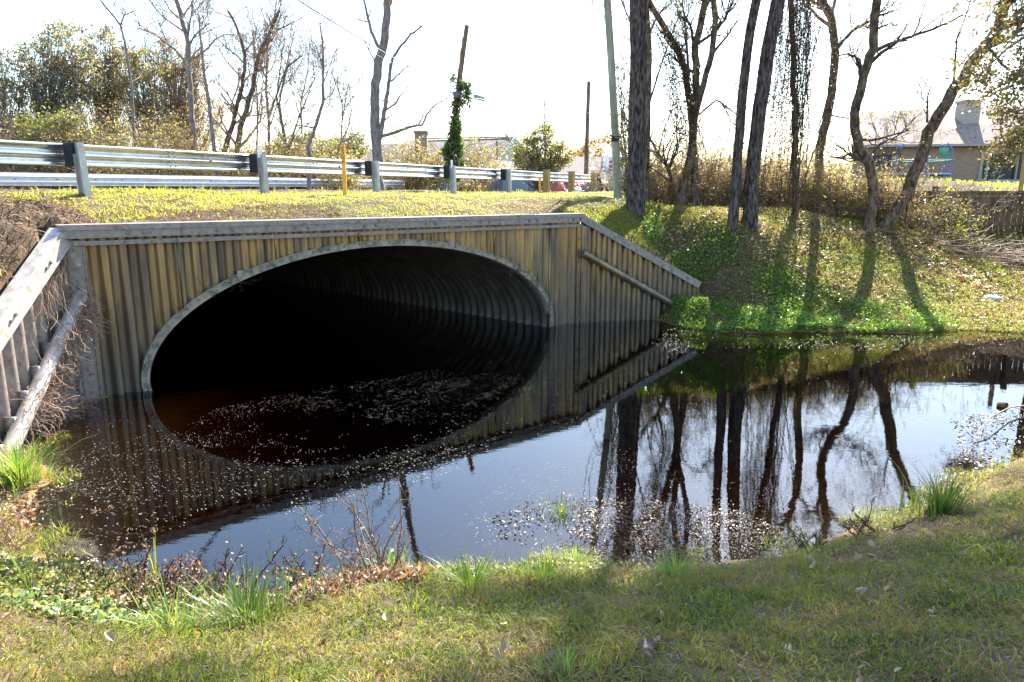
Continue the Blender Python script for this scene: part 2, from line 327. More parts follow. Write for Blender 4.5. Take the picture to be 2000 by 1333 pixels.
# ------------------------------------------------------------------ plan of the site (metres, water level z = 0)
A = A3(-5.71, 9.147, 0); B = A3(1.398, 14.80, 0); D0 = nrm(B-A); LW = np.linalg.norm(B-A); N0 = A3(-D0[1], D0[0], 0)   # headwall, N0 = towards the road
DR = nrm(A3(.9803, .1975, 0)); NR = A3(-DR[1], DR[0], 0); LR = 2.67; C = B+DR*LR                                            # right wing
DL = nrm(A3(.075, -.997, 0)); NL = A3(DL[1], -DL[0], 0); LL = 3.2; DD = A+DL*LL                                            # left wing, NL = towards the soil
AX = nrm(A3(-1500, 1400, 0))                                                                                       # pipe axis
RD = nrm(A3(1.637, 3.44, 0)); RP = A3(-6.65, 11.4, 0); RN = A3(-RD[1], RD[0], 0)                                      # guardrail line
near = [(-5.75, 7.6)]+[tuple(pz(x, y)[:2]) for x, y in [(55, 905), (100, 940), (50, 985), (25, 1045), (105, 1105), (250, 1138), (400, 1178), (510, 1195), (600, 1165), (700, 1135), (820, 1125), (920, 1128), (1010, 1122), (1100, 1108), (1200, 1118), (1300, 1112), (1420, 1100), (1520, 1088), (1600, 1062), (1700, 1030), (1790, 1005), (1850, 965), (1890, 930), (1960, 908), (2050, 880)]]+[(8, 8.2), (9.5, 10.2), (14, 11.2), (30, 12), (90, 10)]
near = np.array([(-14, 4.2), (-8, 5.5), (-6.3, 7)]+near)
far = np.array([(2.8, 15.3), (3.2, 15.0)]+[tuple(pz(x, y)[:2]) for x, y in [(1330, 640), (1400, 648), (1500, 652), (1600, 648), (1700, 652), (1800, 650), (1900, 645), (2000, 652)]]+[(14, 14.4), (30, 15.5), (90, 14)])

def seg_dist(x, y, P):
    d = np.full(x.shape, 1e9)
    for (ax, ay), (bx, by) in zip(P[:-1], P[1:]):
        vx, vy = bx-ax, by-ay; t = np.clip(((x-ax)*vx+(y-ay)*vy)/(vx*vx+vy*vy), 0, 1)
        d = np.minimum(d, np.hypot(x-ax-t*vx, y-ay-t*vy))
    return d
def inside(x, y, P):
    c = np.zeros(x.shape, bool)
    for (ax, ay), (bx, by) in zip(P, np.roll(P, -1, 0)):
        if ay == by: continue
        c ^= ((ay > y) != (by > y)) & (x < (bx-ax)*(y-ay)/(by-ay)+ax)
    return c
NEAR_LAND = np.concatenate([near, [(90, -60), (-60, -60), (-60, 4.2)]])
off = .13
BEHIND = np.array([(-60, 3.0), tuple((DD+NL*off)[:2]), tuple((A+NL*off+N0*off)[:2]), tuple((B+N0*off)[:2]), tuple((C+NR*off)[:2]), (C[0]+.02, C[1]-.1), (C[0]+.02, -300), (600, -300), (600, 900), (-600, 900), (-600, 3.0)])
cp = []
def c(*a): cp.append(a)
for s, z in ((.2, 2.25), (2.5, 2.24), (4.5, 2.22), (6.5, 2.2), (8.9, 2.17)):
    p = A+D0*s+N0*.3; c(p[0], p[1], z)
for s, z in ((.5, 2.33), (3, 2.4), (6, 2.42), (8.5, 2.38)):
    p = A+D0*s+N0*1.0; c(p[0], p[1], z)
for t, z in ((.3, 2.20), (.8, 1.95), (1.2, 1.74), (2.0, 1.28), (3.0, .7)):
    p = A+DL*t+NL*.35; c(p[0], p[1], z)
for q in ((-7.2, 8.6, 2.42), (-7.2, 7, 1.95), (-7.5, 5, 1.3), (-10, 8, 2.5), (-12, 4, 2.0), (-9, 10.2, 2.6), (-7.4, 10, 2.58), (-6.3, 10, 2.45)): c(*q)
for t in (-5, -2, 0, 4, 8, 12, 16, 20, 25): p = RP+RD*t; c(p[0], p[1], 2.62-.003*t)
for t in (-6, 0, 8, 16, 24): p = RP+RD*t+RN*7.6; c(p[0], p[1], 2.58)
for t in (-6, 0, 8, 16, 24): p = RP+RD*t+RN*11; c(p[0], p[1], 2.1)
for q in ((0, 18, 2.55), (-1, 22, 2.57), (2, 21, 2.56), (3.5, 25, 2.6), (0, 30, 2.55), (5, 30, 2.6), (-20, 35, 2.0), (-30, 20, 2.0), (-10, 40, 2.2), (5, 42, 2.5), (15, 45, 2.9), (25, 40, 2.95), (34, 45, 2.95), (9, 25, 2.85), (15, 24, 2.9), (22, 24, 2.9), (5.8, 24, 2.75), (12, 32, 2.85), (18, 34, 2.88), (26, 32, 2.9), (33, 30, 2.9), (20, 28, 2.88), (8, 34, 2.75), (30, 38, 2.92), (10, 22.4, 2.75), (14, 22, 2.8), (12, 38, 2.85)): c(*q)
for x, y, Y in [(1160, 410, 16.0), (1245, 412, 17), (1208, 390, 18.5), (1340, 410, 18.6), (1300, 400, 20), (1430, 441, 16.2), (1466, 446, 16.2), (1550, 417, 18), (1697, 447, 18), (1760, 458, 18), (1628, 425, 19), (1450, 410, 19.5), (1990, 464, 19.3), (1880, 470, 18.6), (1560, 470, 17.0), (1500, 540, 15.35), (1400, 540, 15.4), (1620, 560, 15.4), (1750, 560, 15.7), (1900, 560, 16.2), (2000, 540, 17), (1300, 480, 16.2), (1390, 600, 14.9), (1600, 620, 14.6), (1800, 610, 14.9), (1950, 600, 15.1)]:
    p = py(x, y, Y); c(*p)
for t, z in ((.3, 2.0), (.9, 1.66), (1.5, 1.32), (2.1, .98), (2.6, .66)):
    p = B+DR*t+NR*.25; c(p[0], p[1], z)
c(4.25, 15.3, .62); c(4.3, 15.0, .32); c(20, 19.3, 1.5); c(20, 16, .7); c(30, 18, 1)
for q in far[2:-2]: c(q[0], q[1], 0); c(q[0], q[1]-1.2, -.5)
c(15, 14.4, 0); c(22, 15, 0); c(22, 13.5, -.6)
cp = np.array(cp)
def _tk(r2): return np.where(r2 > 0, r2*np.log(r2+1e-12), 0)
_n = len(cp); K = _tk(((cp[:, None, :2]-cp[None, :, :2])**2).sum(-1))+np.eye(_n)*.02
Pm = np.concatenate([np.ones((_n, 1)), cp[:, :2]], 1)
sol = np.linalg.solve(np.block([[K, Pm], [Pm.T, np.zeros((3, 3))]]), np.concatenate([cp[:, 2], np.zeros(3)]))
def tps(x, y):
    sh = x.shape; x = np.clip(x.ravel(), -32, 34); y = np.clip(y.ravel(), 3, 46); out = np.zeros(len(x))
    for i in range(0, len(x), 20000):
        a, b = x[i:i+20000], y[i:i+20000]
        out[i:i+20000] = _tk((a[:, None]-cp[None, :, 0])**2+(b[:, None]-cp[None, :, 1])**2)@sol[:_n]+sol[_n]+sol[_n+1]*a+sol[_n+2]*b
    return out.reshape(sh)
def zt(x, y, bumps=True):
    """height of the ground"""
    x = np.asarray(x, float); y = np.asarray(y, float)
    dn = seg_dist(x, y, near); land = inside(x, y, NEAR_LAND)
    L = np.where(land, 1.35*np.tanh(.47*dn/1.35), -np.where(x > 0, .62, .85)*(1-np.exp(-dn*np.clip(.26+.09*(x+2.2), .07, .26)/.95)))
    fs = np.interp(x, far[:, 0], far[:, 1]); U = tps(x, y)
    U = np.where(y < fs, -np.where(x > 6.5, .09, .30)*(fs-y)-.02, np.maximum(U, .015+.05*np.minimum(y-fs, .5)))
    beh = inside(x, y, BEHIND); right = x > C[0]+.02
    U2 = np.where(right, np.maximum(U, L), np.maximum(tps(x, y), .3))
    z = np.where(beh, U2, L)
    wedge = (~beh) & (x > 2.7) & (x <= C[0]+.02) & (y > 13.2)
    z = np.where(wedge, np.maximum(np.where(y < fs, -.3*(fs-y), np.minimum(.5*(y-fs), .42)), L), z)
    z = np.where(y > 46, z+(y-46)*.001, z)
    if bumps:
        k = np.clip((z+.05)*4, 0, 1)*np.clip((60-np.hypot(x, y))/20, 0, 1)
        z = z+k*((vnoise(x*1.3, y*1.3)-.5)*.07+(vnoise(x*4, y*4, 3)-.5)*.05+(vnoise(x*11, y*11, 5)-.5)*.02)
        so = np.clip(1-np.hypot((x+6.9)/1.7, (y-8.9)/1.6), 0, 1)      # scuffed, lumpy soil at the top left corner
        z = z+so**.5*((vnoise(x*3, y*3, 8)-.35)*.5+(vnoise(x*8, y*8, 9)-.5)*.22)
    return z
def zt1(x, y): return float(zt(np.array([x]), np.array([y]))[0])

def lines(a, b, st): return np.arange(a, b, st)
gx = np.concatenate([[-900, -500, -300, -180, -110, -80, -60, -45, -36, -30, -26, -22, -19, -17, -15], lines(-13, 15, .1), [15.5, 16.2, 17, 18, 19.5, 21, 23, 25, 28, 32, 36, 42, 50, 62, 80, 110, 180, 300, 500, 900]])
gy = np.concatenate([[-300, -120, -60, -30, -15, -8, -5], lines(-3, 24, .1), [24.5, 25.2, 26, 27, 28.5, 30, 32, 34, 37, 40, 44, 48, 54, 62, 75, 95, 130, 180, 260, 400, 700, 1500]])
XX, YY = np.meshgrid(gx, gy); ZZ = zt(XX, YY)
idx = np.arange(XX.size).reshape(XX.shape)
F = np.stack([idx[:-1, :-1], idx[:-1, 1:], idx[1:, 1:], idx[1:, :-1]], -1).reshape(-1, 4)
bh = inside(XX, YY, BEHIND).ravel(); bf = bh[F]; fx = XX.ravel()[F].mean(1); fy = YY.ravel()[F].mean(1)
cut = (bf.any(1) & ~bf.all(1)) & (fx < C[0]) & (fx > A[0]-.05) & (fy > A[1]-.1)
g = Geo(); g.add(np.stack([XX, YY, ZZ], -1).reshape(-1, 3), F[~cut]); ground = build('ground', g, M['soil']); tag(ground, kind='structure')

# water: one closed body, its top is the surface
g = Geo(); g.box((34, 14.6, -2), (92, 27.4, 4)); water = build('water', g, M['water'], smooth=False); tag(water, kind='structure')

# road behind the rail, with its white edge line
def strip(g, o0, o1, t0, t1, z, m=0, n=30):
    t = np.linspace(t0, t1, n); a = RP+RD*t[:, None]+RN*o0; b = RP+RD*t[:, None]+RN*o1
    za = 2.62-.003*t; v = np.concatenate([np.c_[a[:, :2], za+z], np.c_[b[:, :2], za+z]])
    g.add(v, [[i, i+1, n+i+1, n+i] for i in range(n-1)], m)
g = Geo(); strip(g, .9, 7.0, -30, 60, .05); tag(build('road', g, M['asphalt']), kind='structure')
g = Geo(); strip(g, 1.05, 1.17, -30, 60, .055); tag(build('road_line', g, M['white']), kind='structure')
print('terrain done')

# ------------------------------------------------------------------ culvert: headwall, wings, pipe
PITCH = .2286; SC0 = 4.52; EA, EB, EZ, EB2 = 3.70, 1.72, .10, 1.05
cul = thing('pipe_arch_culvert', (A[0], A[1], 0), 'corrugated aluminium headwall with wing walls around a wide dark pipe arch', 'culvert')
def cor(s): 
    u = np.cos(2*np.pi*s/PITCH); return .040*np.sign(u)*np.abs(u)**.5
def sheet(P0, d, n, L, topf, botf, holes=None, ph=0.0):
    s = np.arange(0, L+.005, PITCH/14); s[-1] = L
    zt_ = topf(s); zb = botf(s); rows = 10
    base = P0+d*s[:, None]-n*(cor(s+ph)[:, None]); v = []
    for k in range(rows+1):
        z = zb+(zt_-zb)*k/rows; v.append(np.c_[base[:, 0], base[:, 1], z])
    v = np.stack(v, 1).reshape(-1, 3); r = rows+1; i = np.arange(len(s)-1)[:, None]*r+np.arange(rows)[None]
    g = Geo(); g.add(v, np.stack([i, i+r, i+r+1, i+1], -1).reshape(-1, 4)); return g
def bolt(g, p, n, r=.017, h=.018, m=1):
    p = np.asarray(p, float); n = nrm(n); g.path([p, p+n*h*.99, p+n*h], [r, r, r*.8], 6, m)
topz = lambda s: 2.285-.045*s/LW
def botw(s):
    x = (s-SC0)/EA; return np.where(np.abs(x) < 1, EZ+EB*np.sqrt(np.clip(1-x*x, 0, 1)), -1.0)
FN = -N0
g = sheet(A, D0, N0, LW, lambda s: topz(s)-.05, botw)
for sb in np.arange(1.37, 9, 1.37):
    zb_s = max(-.5, float(botw(np.array([sb]))[0])+.1); g.beam(A+D0*(sb-.02)+FN*.034+A3(0, 0, zb_s), A+D0*(sb-.02)+FN*.034+A3(0, 0, 2.18), .012, .09, N0)
    for z in np.arange(.25, 2.0, .19):
        if abs((sb-SC0)/EA) < 1 and z < botw(np.array([sb]))[0]+.16: continue
        bolt(g, A+D0*sb+FN*(.03)+A3(0, 0, z), FN, .014, .014)
build('headwall_panel', g, [M['sheet'], M['bolt']], cul)
# cap
g = Geo(); za, zb_ = 2.30, 2.255; up = A3(0, 0, 1)
a0 = A-D0*.03; b0 = B+D0*.03
g.beam(a0+up*(za-.035)+N0*.06, b0+up*(zb_-.035)+N0*.06, .34, .07)
g.beam(a0+up*(za-.12)+FN*.075, b0+up*(zb_-.12)+FN*.075, .03, .10)
g.beam(a0+up*(za-.165)+FN*.10, b0+up*(zb_-.165)+FN*.10, .05, .012)
for sb in np.arange(.75, 9, 1.15):
    for q in (0, .2): bolt(g, A+D0*(sb+q)+FN*.09+up*(topz(sb)-.10), FN, .026, .022)
cap = build('cap_rail', g, [M['trim'], M['bolt']], cul, smooth=False)
g = Geo(); g.beam(A+D0*.12+up*(za-.235)+FN*.055, B+up*(zb_-.235)+FN*.055, .045, .05); g.beam(A+D0*.12+up*(za-.262)+FN*.085, B+up*(zb_-.262)+FN*.085, .06, .008)
build('stiffener_rail', g, [M['trim'], M['bolt']], cul, smooth=False)
# corner posts
def cpost(P, d, n, w, z1, z0=-.9):
    g = Geo(); c0 = P+d*(w/2)+(-n)*.045
    g.box(c0+up*((z0+z1)/2), (w, .02, z1-z0), d)
    for e in (0, 1): g.box(P+d*(w*e+(.006 if e == 0 else -.006))+(-n)*.06+up*((z0+z1)/2), (.012, .03, z1-z0), d)
    for z in np.arange(.1, z1-.05, .235): bolt(g, P+d*w*.5+(-n)*.055+up*z, -n, .022, .02)
    return g
build('corner_post', cpost(A+D0*.03, D0, N0, .20, 2.1), [M['trim'], M['bolt']], cul, smooth=False)
build('corner_post', cpost(B-D0*.15, D0, N0, .14, 2.0), [M['sheet'], M['bolt']], cul, smooth=False)
build('corner_post', cpost(B+DR*.02, DR, NR, .14, 2.0), [M['sheet'], M['bolt']], cul, smooth=False)
gl_ = cpost(A+DL*.03, DL, NL, .12, 2.05); build('corner_post', gl_, [M['trim'], M['bolt']], cul, smooth=False)
# rim round the opening
def ell(t, a=EA, b=EB, b2=EB2):
    s = SC0+a*np.cos(t); z = EZ+np.where(np.sin(t) > 0, b, b2)*np.sin(t); return s, z
def ringband(offs, t0, t1, n=150):
    """sweep a closed profile of (outward, forward) offsets along the arch"""
    t = np.linspace(t0, t1, n); s, z = ell(t); ds = np.gradient(s); dz = np.gradient(z); no = np.stack([dz, -ds], 1); no = nrm(no); 
    if no[n//2, 1] < 0: no = -no
    k = len(offs); v = np.zeros((n, k, 3))
    for i, (o, f) in enumerate(offs):
        ss = s+no[:, 0]*o; zz = z+no[:, 1]*o; v[:, i] = A+D0*ss[:, None]+FN*f+up*zz[:, None]
    i = np.arange(n-1)[:, None]*k+np.arange(k)[None]; j = np.arange(n-1)[:, None]*k+(np.arange(k)+1)[None] % k
    return v.reshape(-1, 3), np.stack([i, i+k, j+k, j], -1).reshape(-1, 4)
g = Geo()
v, f = ringband([(-.005, -.12), (-.005, .075), (.03, .075), (.025, .058), (.088, .058), (.088, .075), (.10, .075), (.10, .02), (.02, .02), (.02, -.12)], -.45, np.pi+.45); g.add(v, f)
t = np.linspace(0, np.pi, 44)
for tt in t:
    s, z = ell(tt); no = nrm(A3(EB*np.cos(tt), EA*np.sin(tt), 0)); s += no[0]*.056; z += no[1]*.056
    bolt(g, A+D0*s+up*z+FN*.058, FN, .020, .02)
for tt in (2.25, 1.2, .5):
    s, z = ell(tt); g.box(A+D0*(s+.03*np.cos(tt))+up*(z+.07)+FN*.062, (.10, .02, .14), D0, m=0)
build('pipe_rim', g, [M['rimtan'], M['bolt']], cul, smooth=False)
# corrugated barrel
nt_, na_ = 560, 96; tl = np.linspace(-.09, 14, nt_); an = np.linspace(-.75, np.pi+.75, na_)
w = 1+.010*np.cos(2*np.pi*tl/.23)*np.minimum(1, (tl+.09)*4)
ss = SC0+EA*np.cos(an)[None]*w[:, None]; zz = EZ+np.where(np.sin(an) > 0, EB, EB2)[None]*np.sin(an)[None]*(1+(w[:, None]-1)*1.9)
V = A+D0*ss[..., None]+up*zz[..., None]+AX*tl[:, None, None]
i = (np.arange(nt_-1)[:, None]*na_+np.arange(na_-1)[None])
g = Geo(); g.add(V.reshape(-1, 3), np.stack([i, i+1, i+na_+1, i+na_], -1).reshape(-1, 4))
e = V[-1]; cc = e.mean(0); g.add(np.concatenate([e, [cc]]), [[k, k+1, na_] for k in range(na_-1)]+[[na_-1, 0, na_]])  # unseen end plate, added to close the pipe and keep the opening dark
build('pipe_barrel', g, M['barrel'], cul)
# right wing
wr = sheet(B, DR, NR, LR, lambda s: 2.20-s*(2.20-.74)/LR, lambda s: s*0-.9, ph=.05)
for z in np.arange(.2, 1.5, .19): bolt(wr, B+DR*1.37+up*z-NR*.03, -NR, .014, .014)
wing = build('wing_wall', wr, [M['sheet'], M['bolt']], cul)
g = Geo(); p0 = B+up*2.255; p1 = B+DR*(LR+.03)+up*.79; wu = nrm(np.cross(NR, p1-p0)); wu = wu if wu[2] > 0 else -wu
g.beam(p0-wu*.03+NR*.05, p1-wu*.03+NR*.05, .26, .055, wu); g.beam(p0-wu*.10-NR*.065, p1-wu*.10-NR*.065, .03, .09, wu); g.beam(p0-wu*.145-NR*.09, p1-wu*.145-NR*.09, .05, .01, wu)
for q in (.28, .36, .68, .76): bolt(g, p0+(p1-p0)*q-wu*.09-NR*.08, -NR, .024, .02)
build('wing_cap', g, [M['trim'], M['bolt']], wing, smooth=False)
g = Geo(); q0 = B+DR*.05+up*1.45-NR*.13; q1 = B+DR*2.29+up*.20-NR*.13; g.path(np.linspace(q0, q1, 8), .075, 16)
g.path([q0-nrm(q1-q0)*.03, q0-nrm(q1-q0)*.001], .095, 8, 1)
for q in np.arange(.08, 1, .105):
    pp = q0+(q1-q0)*q; g.box(pp+NR*.075, (.05, .10, .22), DR, m=1)
build('brace_tube', g, [M['sheet'], M['bolt']], wing, smooth=True)
# left wing
wl = sheet(A, DL, -NL*-1, LL, lambda s: 2.22-s*.60, lambda s: s*0-.9, ph=.03)
wing2 = build('wing_wall', wl, [M['trim'], M['bolt']], cul)
g = Geo(); FL = -NL; p0 = A+up*2.27+DL*.02; p1 = A+DL*LL+up*.36; wu = nrm(np.cross(FL, p1-p0)); wu = wu if wu[2] > 0 else -wu
g.beam(p0-wu*.03+NL*.03, p1-wu*.03+NL*.03, .17, .05, wu); g.beam(p0-wu*.11+FL*.07, p1-wu*.11+FL*.07, .03, .15, wu); g.beam(p0-wu*.19+FL*.09, p1-wu*.19+FL*.09, .06, .01, wu)
for q in (.16, .19, .42, .45): bolt(g, p0+(p1-p0)*q-wu*.11+FL*.085, FL, .024, .02)
build('wing_cap', g, [M['sunlittrim'], M['bolt']], wing2, smooth=False)
g = Geo(); q0 = A+DL*.02+up*1.40+FL*.16; q1 = A+DL*2.4+up*-.42+FL*.16; g.path(np.linspace(q0, q1, 8), .088, 16)
for q in np.arange(.08, .9, .12): g.box(q0+(q1-q0)*q+NL*.085, (.05, .12, .26), DL, m=1)
build('brace_tube', g, [M['sunlittrim'], M['bolt']], wing2, smooth=True)

# ------------------------------------------------------------------ guardrails
def wbeam(g, a, b, face, hgt=.312, m=0, lift=0):
    a = np.asarray(a, float); b = np.asarray(b, float); face = nrm(face)
    pr = [(.156, .012), (.145, .0), (.120, .004), (.085, .078), (.055, .083), (.03, .055), (.008, .006), (-.008, .006), (-.03, .055), (-.055, .083), (-.085, .078), (-.120, .004), (-.145, .0), (-.156, .012)]
    u = np.array([p[0] for p in pr])*hgt/.312; d = np.array([p[1] for p in pr]); n = len(pr); st = 6
    v = np.array([a+(b-a)*k/st+up*u[:, None]+face*d[:, None] for k in range(st+1)]).reshape(-1, 3)
    i = np.arange(st)[:, None]*n+np.arange(n-1)[None]; g.add(v, np.stack([i, i+1, i+n+1, i+n], -1).reshape(-1, 4), m)
def rz_(t): return 2.62-.003*t
rail = thing('guardrail', (RP[0], RP[1], 2.6), 'galvanized steel guardrail along the near edge of the road, posts towards the water', 'guardrail')
SP = 3.81
for i in range(-2, 8):
    a = RP+RD*(SP*(i-.5)); b = RP+RD*(SP*(i+.5)); 
    if i == 7: b = RP+RD*(SP*6.35)
    if i == 7: continue
    g = Geo(); o = RN*.30
    wbeam(g, np.array([*(a+o)[:2], rz_(SP*(i-.5))+.64]), np.array([*(b+o)[:2], rz_(SP*(i+.5))+.64]), RN, .34)
    for q in (-.06, .06):
        for dz in (-.12, -.045, .05, .12): bolt(g, b+o+RD*q+up*(rz_(0)+.64-.012*i+dz)-RN*.006, -RN, .016, .02)
    bolt(g, (a+b)/2*.45+.55*a+o+up*(rz_(0)+.64)-RN*.01, -RN, .03, .015)
    build('rail_beam', g, [M['galv'], M['bolt']], rail)
for i in range(-1, 5):
    p = RP+RD*SP*i; z = rz_(SP*i)-.05; g = Geo()
    lean = .02 if i else .05
    for dx, wx, wy in ((-.045, .012, .16), (0, .09, .012), (.045, .012, .16)):
        pass
    top = A3(p[0]-lean*.6, p[1], z+.87); bot = A3(p[0]+lean*.4, p[1], z-.4)
    g.beam(bot, top, .012, .15, RN); g.beam(bot+RN*.07, top+RN*.07, .11, .012, RN); g.beam(bot-RN*.07, top-RN*.07, .11, .012, RN)
    po = build('post', g, M['galvpost'], rail, smooth=False)
    g = Geo(); g.box(A3(p[0], p[1], z+.69)+RN*.185, (.15, .20, .36), RD)
    for dz in (-.15, -.05, .05, .15): g.box(A3(p[0], p[1], z+.69+dz)+RN*.185, (.165, .16, .03), RD)
    build('offset_block', g, M['rubber'], rail, smooth=False)
for t in (SP*5-.5, SP*5+2.2, SP*5+5):
    p = RP+RD*t; g = Geo(); g.box(A3(p[0], p[1], rz_(t)+.22), (.22, .22, 1.34), RD); build('end_post', g, M['newwood'], rail, smooth=False)
for i in (1, 3):
    p = RP+RD*SP*i; z = rz_(SP*i); g = Geo(); g.box(A3(p[0]-.03, p[1]-.05, z+.86), (.09, .02, .24), RD); tag(build('reflector_plate', g, M['white'], rail, smooth=False), 'small white reflector plate on top of the post')
g = Geo(); p = RP+RD*(SP*5+6.3); g.box(A3(p[0]+.4, p[1], 2.95), (.30, .05, .62), (1, 0, 0)); g.box(A3(p[0]+.4, p[1]+.02, 2.6), (.05, .05, .5), (1, 0, 0))
build('end_plate', g, M['galvpost'], rail, smooth=False)
frail = thing('guardrail', (-13.5, 14.6, 2.6), 'white galvanized guardrail across the road, lower and seen under the near rail', 'guardrail')
FO = RN*7.35
for i in range(-2, 6):
    a = RP+FO+RD*(SP*(i-.5)); b = RP+FO+RD*(SP*(i+.5)); g = Geo()
    if i == 5: b = RP+FO+RD*SP*5.2
    wbeam(g, a+up*(rz_(0)+.35), b+up*(rz_(0)+.35), -RN)
    for q in np.linspace(.1, .9, 4): bolt(g, a+(b-a)*q+up*(rz_(0)+.35)-RN*.01, -RN, .02, .012)
    build('rail_beam', g, [M['galvlight'], M['bolt']], frail)
for i in range(-2, 6):
    p = RP+FO+RD*(SP*i+1.2)+RN*.14; g = Geo(); g.box(A3(p[0], p[1], rz_(0)-.1), (.14, .12, 1.0), RD)
    build('post', g, M['galvpost'] if i < 4 else M['newwood'], frail, smooth=False)

# marker stakes
def stake(px, pt, pb, Y, w, label, decal=True):
    b = py(px[0], pb, Y); t_ = py(px[1], pt, Y); gz = zt1(b[0], b[1]); b[2] = gz-.2
    o = thing('marker_stake', (b[0], b[1], gz), label, 'marker stake', 'orange marker stakes')
    g = Geo(); g.beam(b, t_, w, .012, (0, 1, 0)); g.beam(b+A3(w*.45, .015, 0), t_+A3(w*.45, .015, 0), .012, .03, (0, 1, 0)); build('stake', g, M['orange'], o, smooth=False)
    if decal:
        g = Geo(); q = t_+(b-t_)*.03; q2 = t_+(b-t_)*.30; g.beam(q-A3(0, .012, 0), q2-A3(0, .012, 0), w*.7, .004, (0, 1, 0)); build('warning_decal', g, M['decal'], o, smooth=False)
stake((674, 669), 283, 381, 14.6, .075, 'tall flat orange marker stake with dark lettering in front of the guardrail')
stake((1055, 1054), 347, 377, 24.5, .075, 'short plain orange marker stake beside the wooden end posts', False)

# ------------------------------------------------------------------ growth
def wig(rng, p, d, L, n, wob=.25, upb=0.0):
    pts = [np.asarray(p, float)]; d = nrm(d)
    for k in range(n):
        d = nrm(d+rng.normal(size=3)*wob*A3(1, 1, .8)+A3(0, 0, upb)); pts.append(pts[-1]+d*L/n)
    return np.array(pts)
def along(P, t):
    k = min(int(t*(len(P)-1)), len(P)-2); f = t*(len(P)-1)-k; return P[k]*(1-f)+P[k+1]*f, nrm(P[k+1]-P[k])
def sprout(g, rng, P, r, n, L, depth, lo=.3, m=0, tips=None, upb=.1, ang=.9, rmin=.004, wob=.25, shrink=.55, side=None):
    """branches off the path P (radii r) and, recursively, off those"""
    for k in range(n):
        t = rng.uniform(lo, 1)**.9; p, d = along(P, t); rr = max(np.interp(t*(len(P)-1), np.arange(len(P)), r)*.55, rmin)
        q = rng.normal(size=3); q -= d*np.dot(q, d); q = nrm(q); dd = nrm(d*np.cos(ang)+q*np.sin(ang)+A3(0, 0, .15))
        if side is not None: dd = nrm(dd+A3(*side)*.6)
        LLn = L*rng.uniform(.5, 1.2)*(1.15-.5*t); ns = 5 if depth > 0 else 4
        Q = wig(rng, p, dd, LLn, ns, wob, upb); rq = np.linspace(rr, max(rr*.35, rmin*.8), ns+1)
        g.path(Q, rq, 5 if rr > .03 else (4 if rr > .012 else 3), m)
        if depth > 0: sprout(g, rng, Q, rq, max(3, int(n*shrink)), L*.52, depth-1, .2, m, tips, upb, ang, rmin, wob, shrink)
        if tips is not None: tips.append(Q)
def tipleaves(rng, tips, n, spread):
    if not tips: return np.zeros((0, 3))
    i = rng.randint(0, len(tips), n); out = np.array([along(tips[k], rng.uniform(.3, 1))[0] for k in i]); return out+rng.normal(size=(n, 3))*spread
def pxpath(pts, Y, r=None):
    """photo outline of a trunk, standing at distance Y"""
    return np.array([py(x, y, Y+dy) for x, y, dy in [(q if len(q) == 3 else (*q, 0)) for q in pts]])
def resample(P, n):
    s = np.concatenate([[0], np.cumsum(np.linalg.norm(np.diff(P, axis=0), axis=1))]); u = np.linspace(0, s[-1], n)
    return np.stack([np.interp(u, s, P[:, k]) for k in range(3)], 1)
def tree(name, label, cat, limbs, Y, bark, seed, n=9, L=2.5, depth=2, leaf=None, nleaf=0, lsize=.07, lspread=.12, rmin=.004, group=None, ext=0, upb=.12, tw=None, wob=.25, lo=.3, vines=0):
    """limbs: list of (photo points, radius at foot, radius at top); the first one is the trunk and starts at the ground"""
    rng = R(seed); g = Geo(); tips = []; root = None; tg = Geo(); n = int(n*(1.12 if group else 1.5))
    for k, (pts, r0, r1) in enumerate(limbs):
        P = pxpath(pts, Y)
        if k == 0:
            P[0, 2] = zt1(P[0, 0], P[0, 1])-.08; root = thing(name, (P[0, 0], P[0, 1], P[0, 2]+.08), label, cat, group)
        if ext and k < ext if isinstance(ext, int) else False:
            d = nrm(P[-1]-P[-2]); P = np.concatenate([P, [P[-1]+d*1.6+rng.normal(size=3)*.2, P[-1]+d*3.2+rng.normal(size=3)*.4, P[-1]+d*4.8+rng.normal(size=3)*.6]]); n_ext = 1
        Q = resample(P, max(12, len(P)*4)); j = rng.normal(size=Q.shape)*r0*.12; j[0] = 0; Q = Q+j
        rr = np.linspace(r0, r1, len(Q))
        if k == 0: rr[:2] *= [1.35, 1.12]
        g.path(Q, rr, 10 if r0 > .1 else 7)
        sprout(tg if tw else g, rng, Q, rr, max(2, int(n*(1 if k == 0 else .8))), L, depth, lo if k == 0 else .15, 0, tips, upb, rmin=rmin, wob=wob)
    build('trunk', g, bark, root)
    cr = Geo(); mats = []
    if tw: tg.flush(); cr.v += tg.v; cr.f += tg.f; cr.n += tg.n; mats.append(tw)
    if nleaf:
        mi = len(mats); mats.append(leaf); cr.leaves(tipleaves(rng, tips, nleaf, lspread), lsize, rng, mi)
    if mats: build('crown', cr, mats, root)
    return root

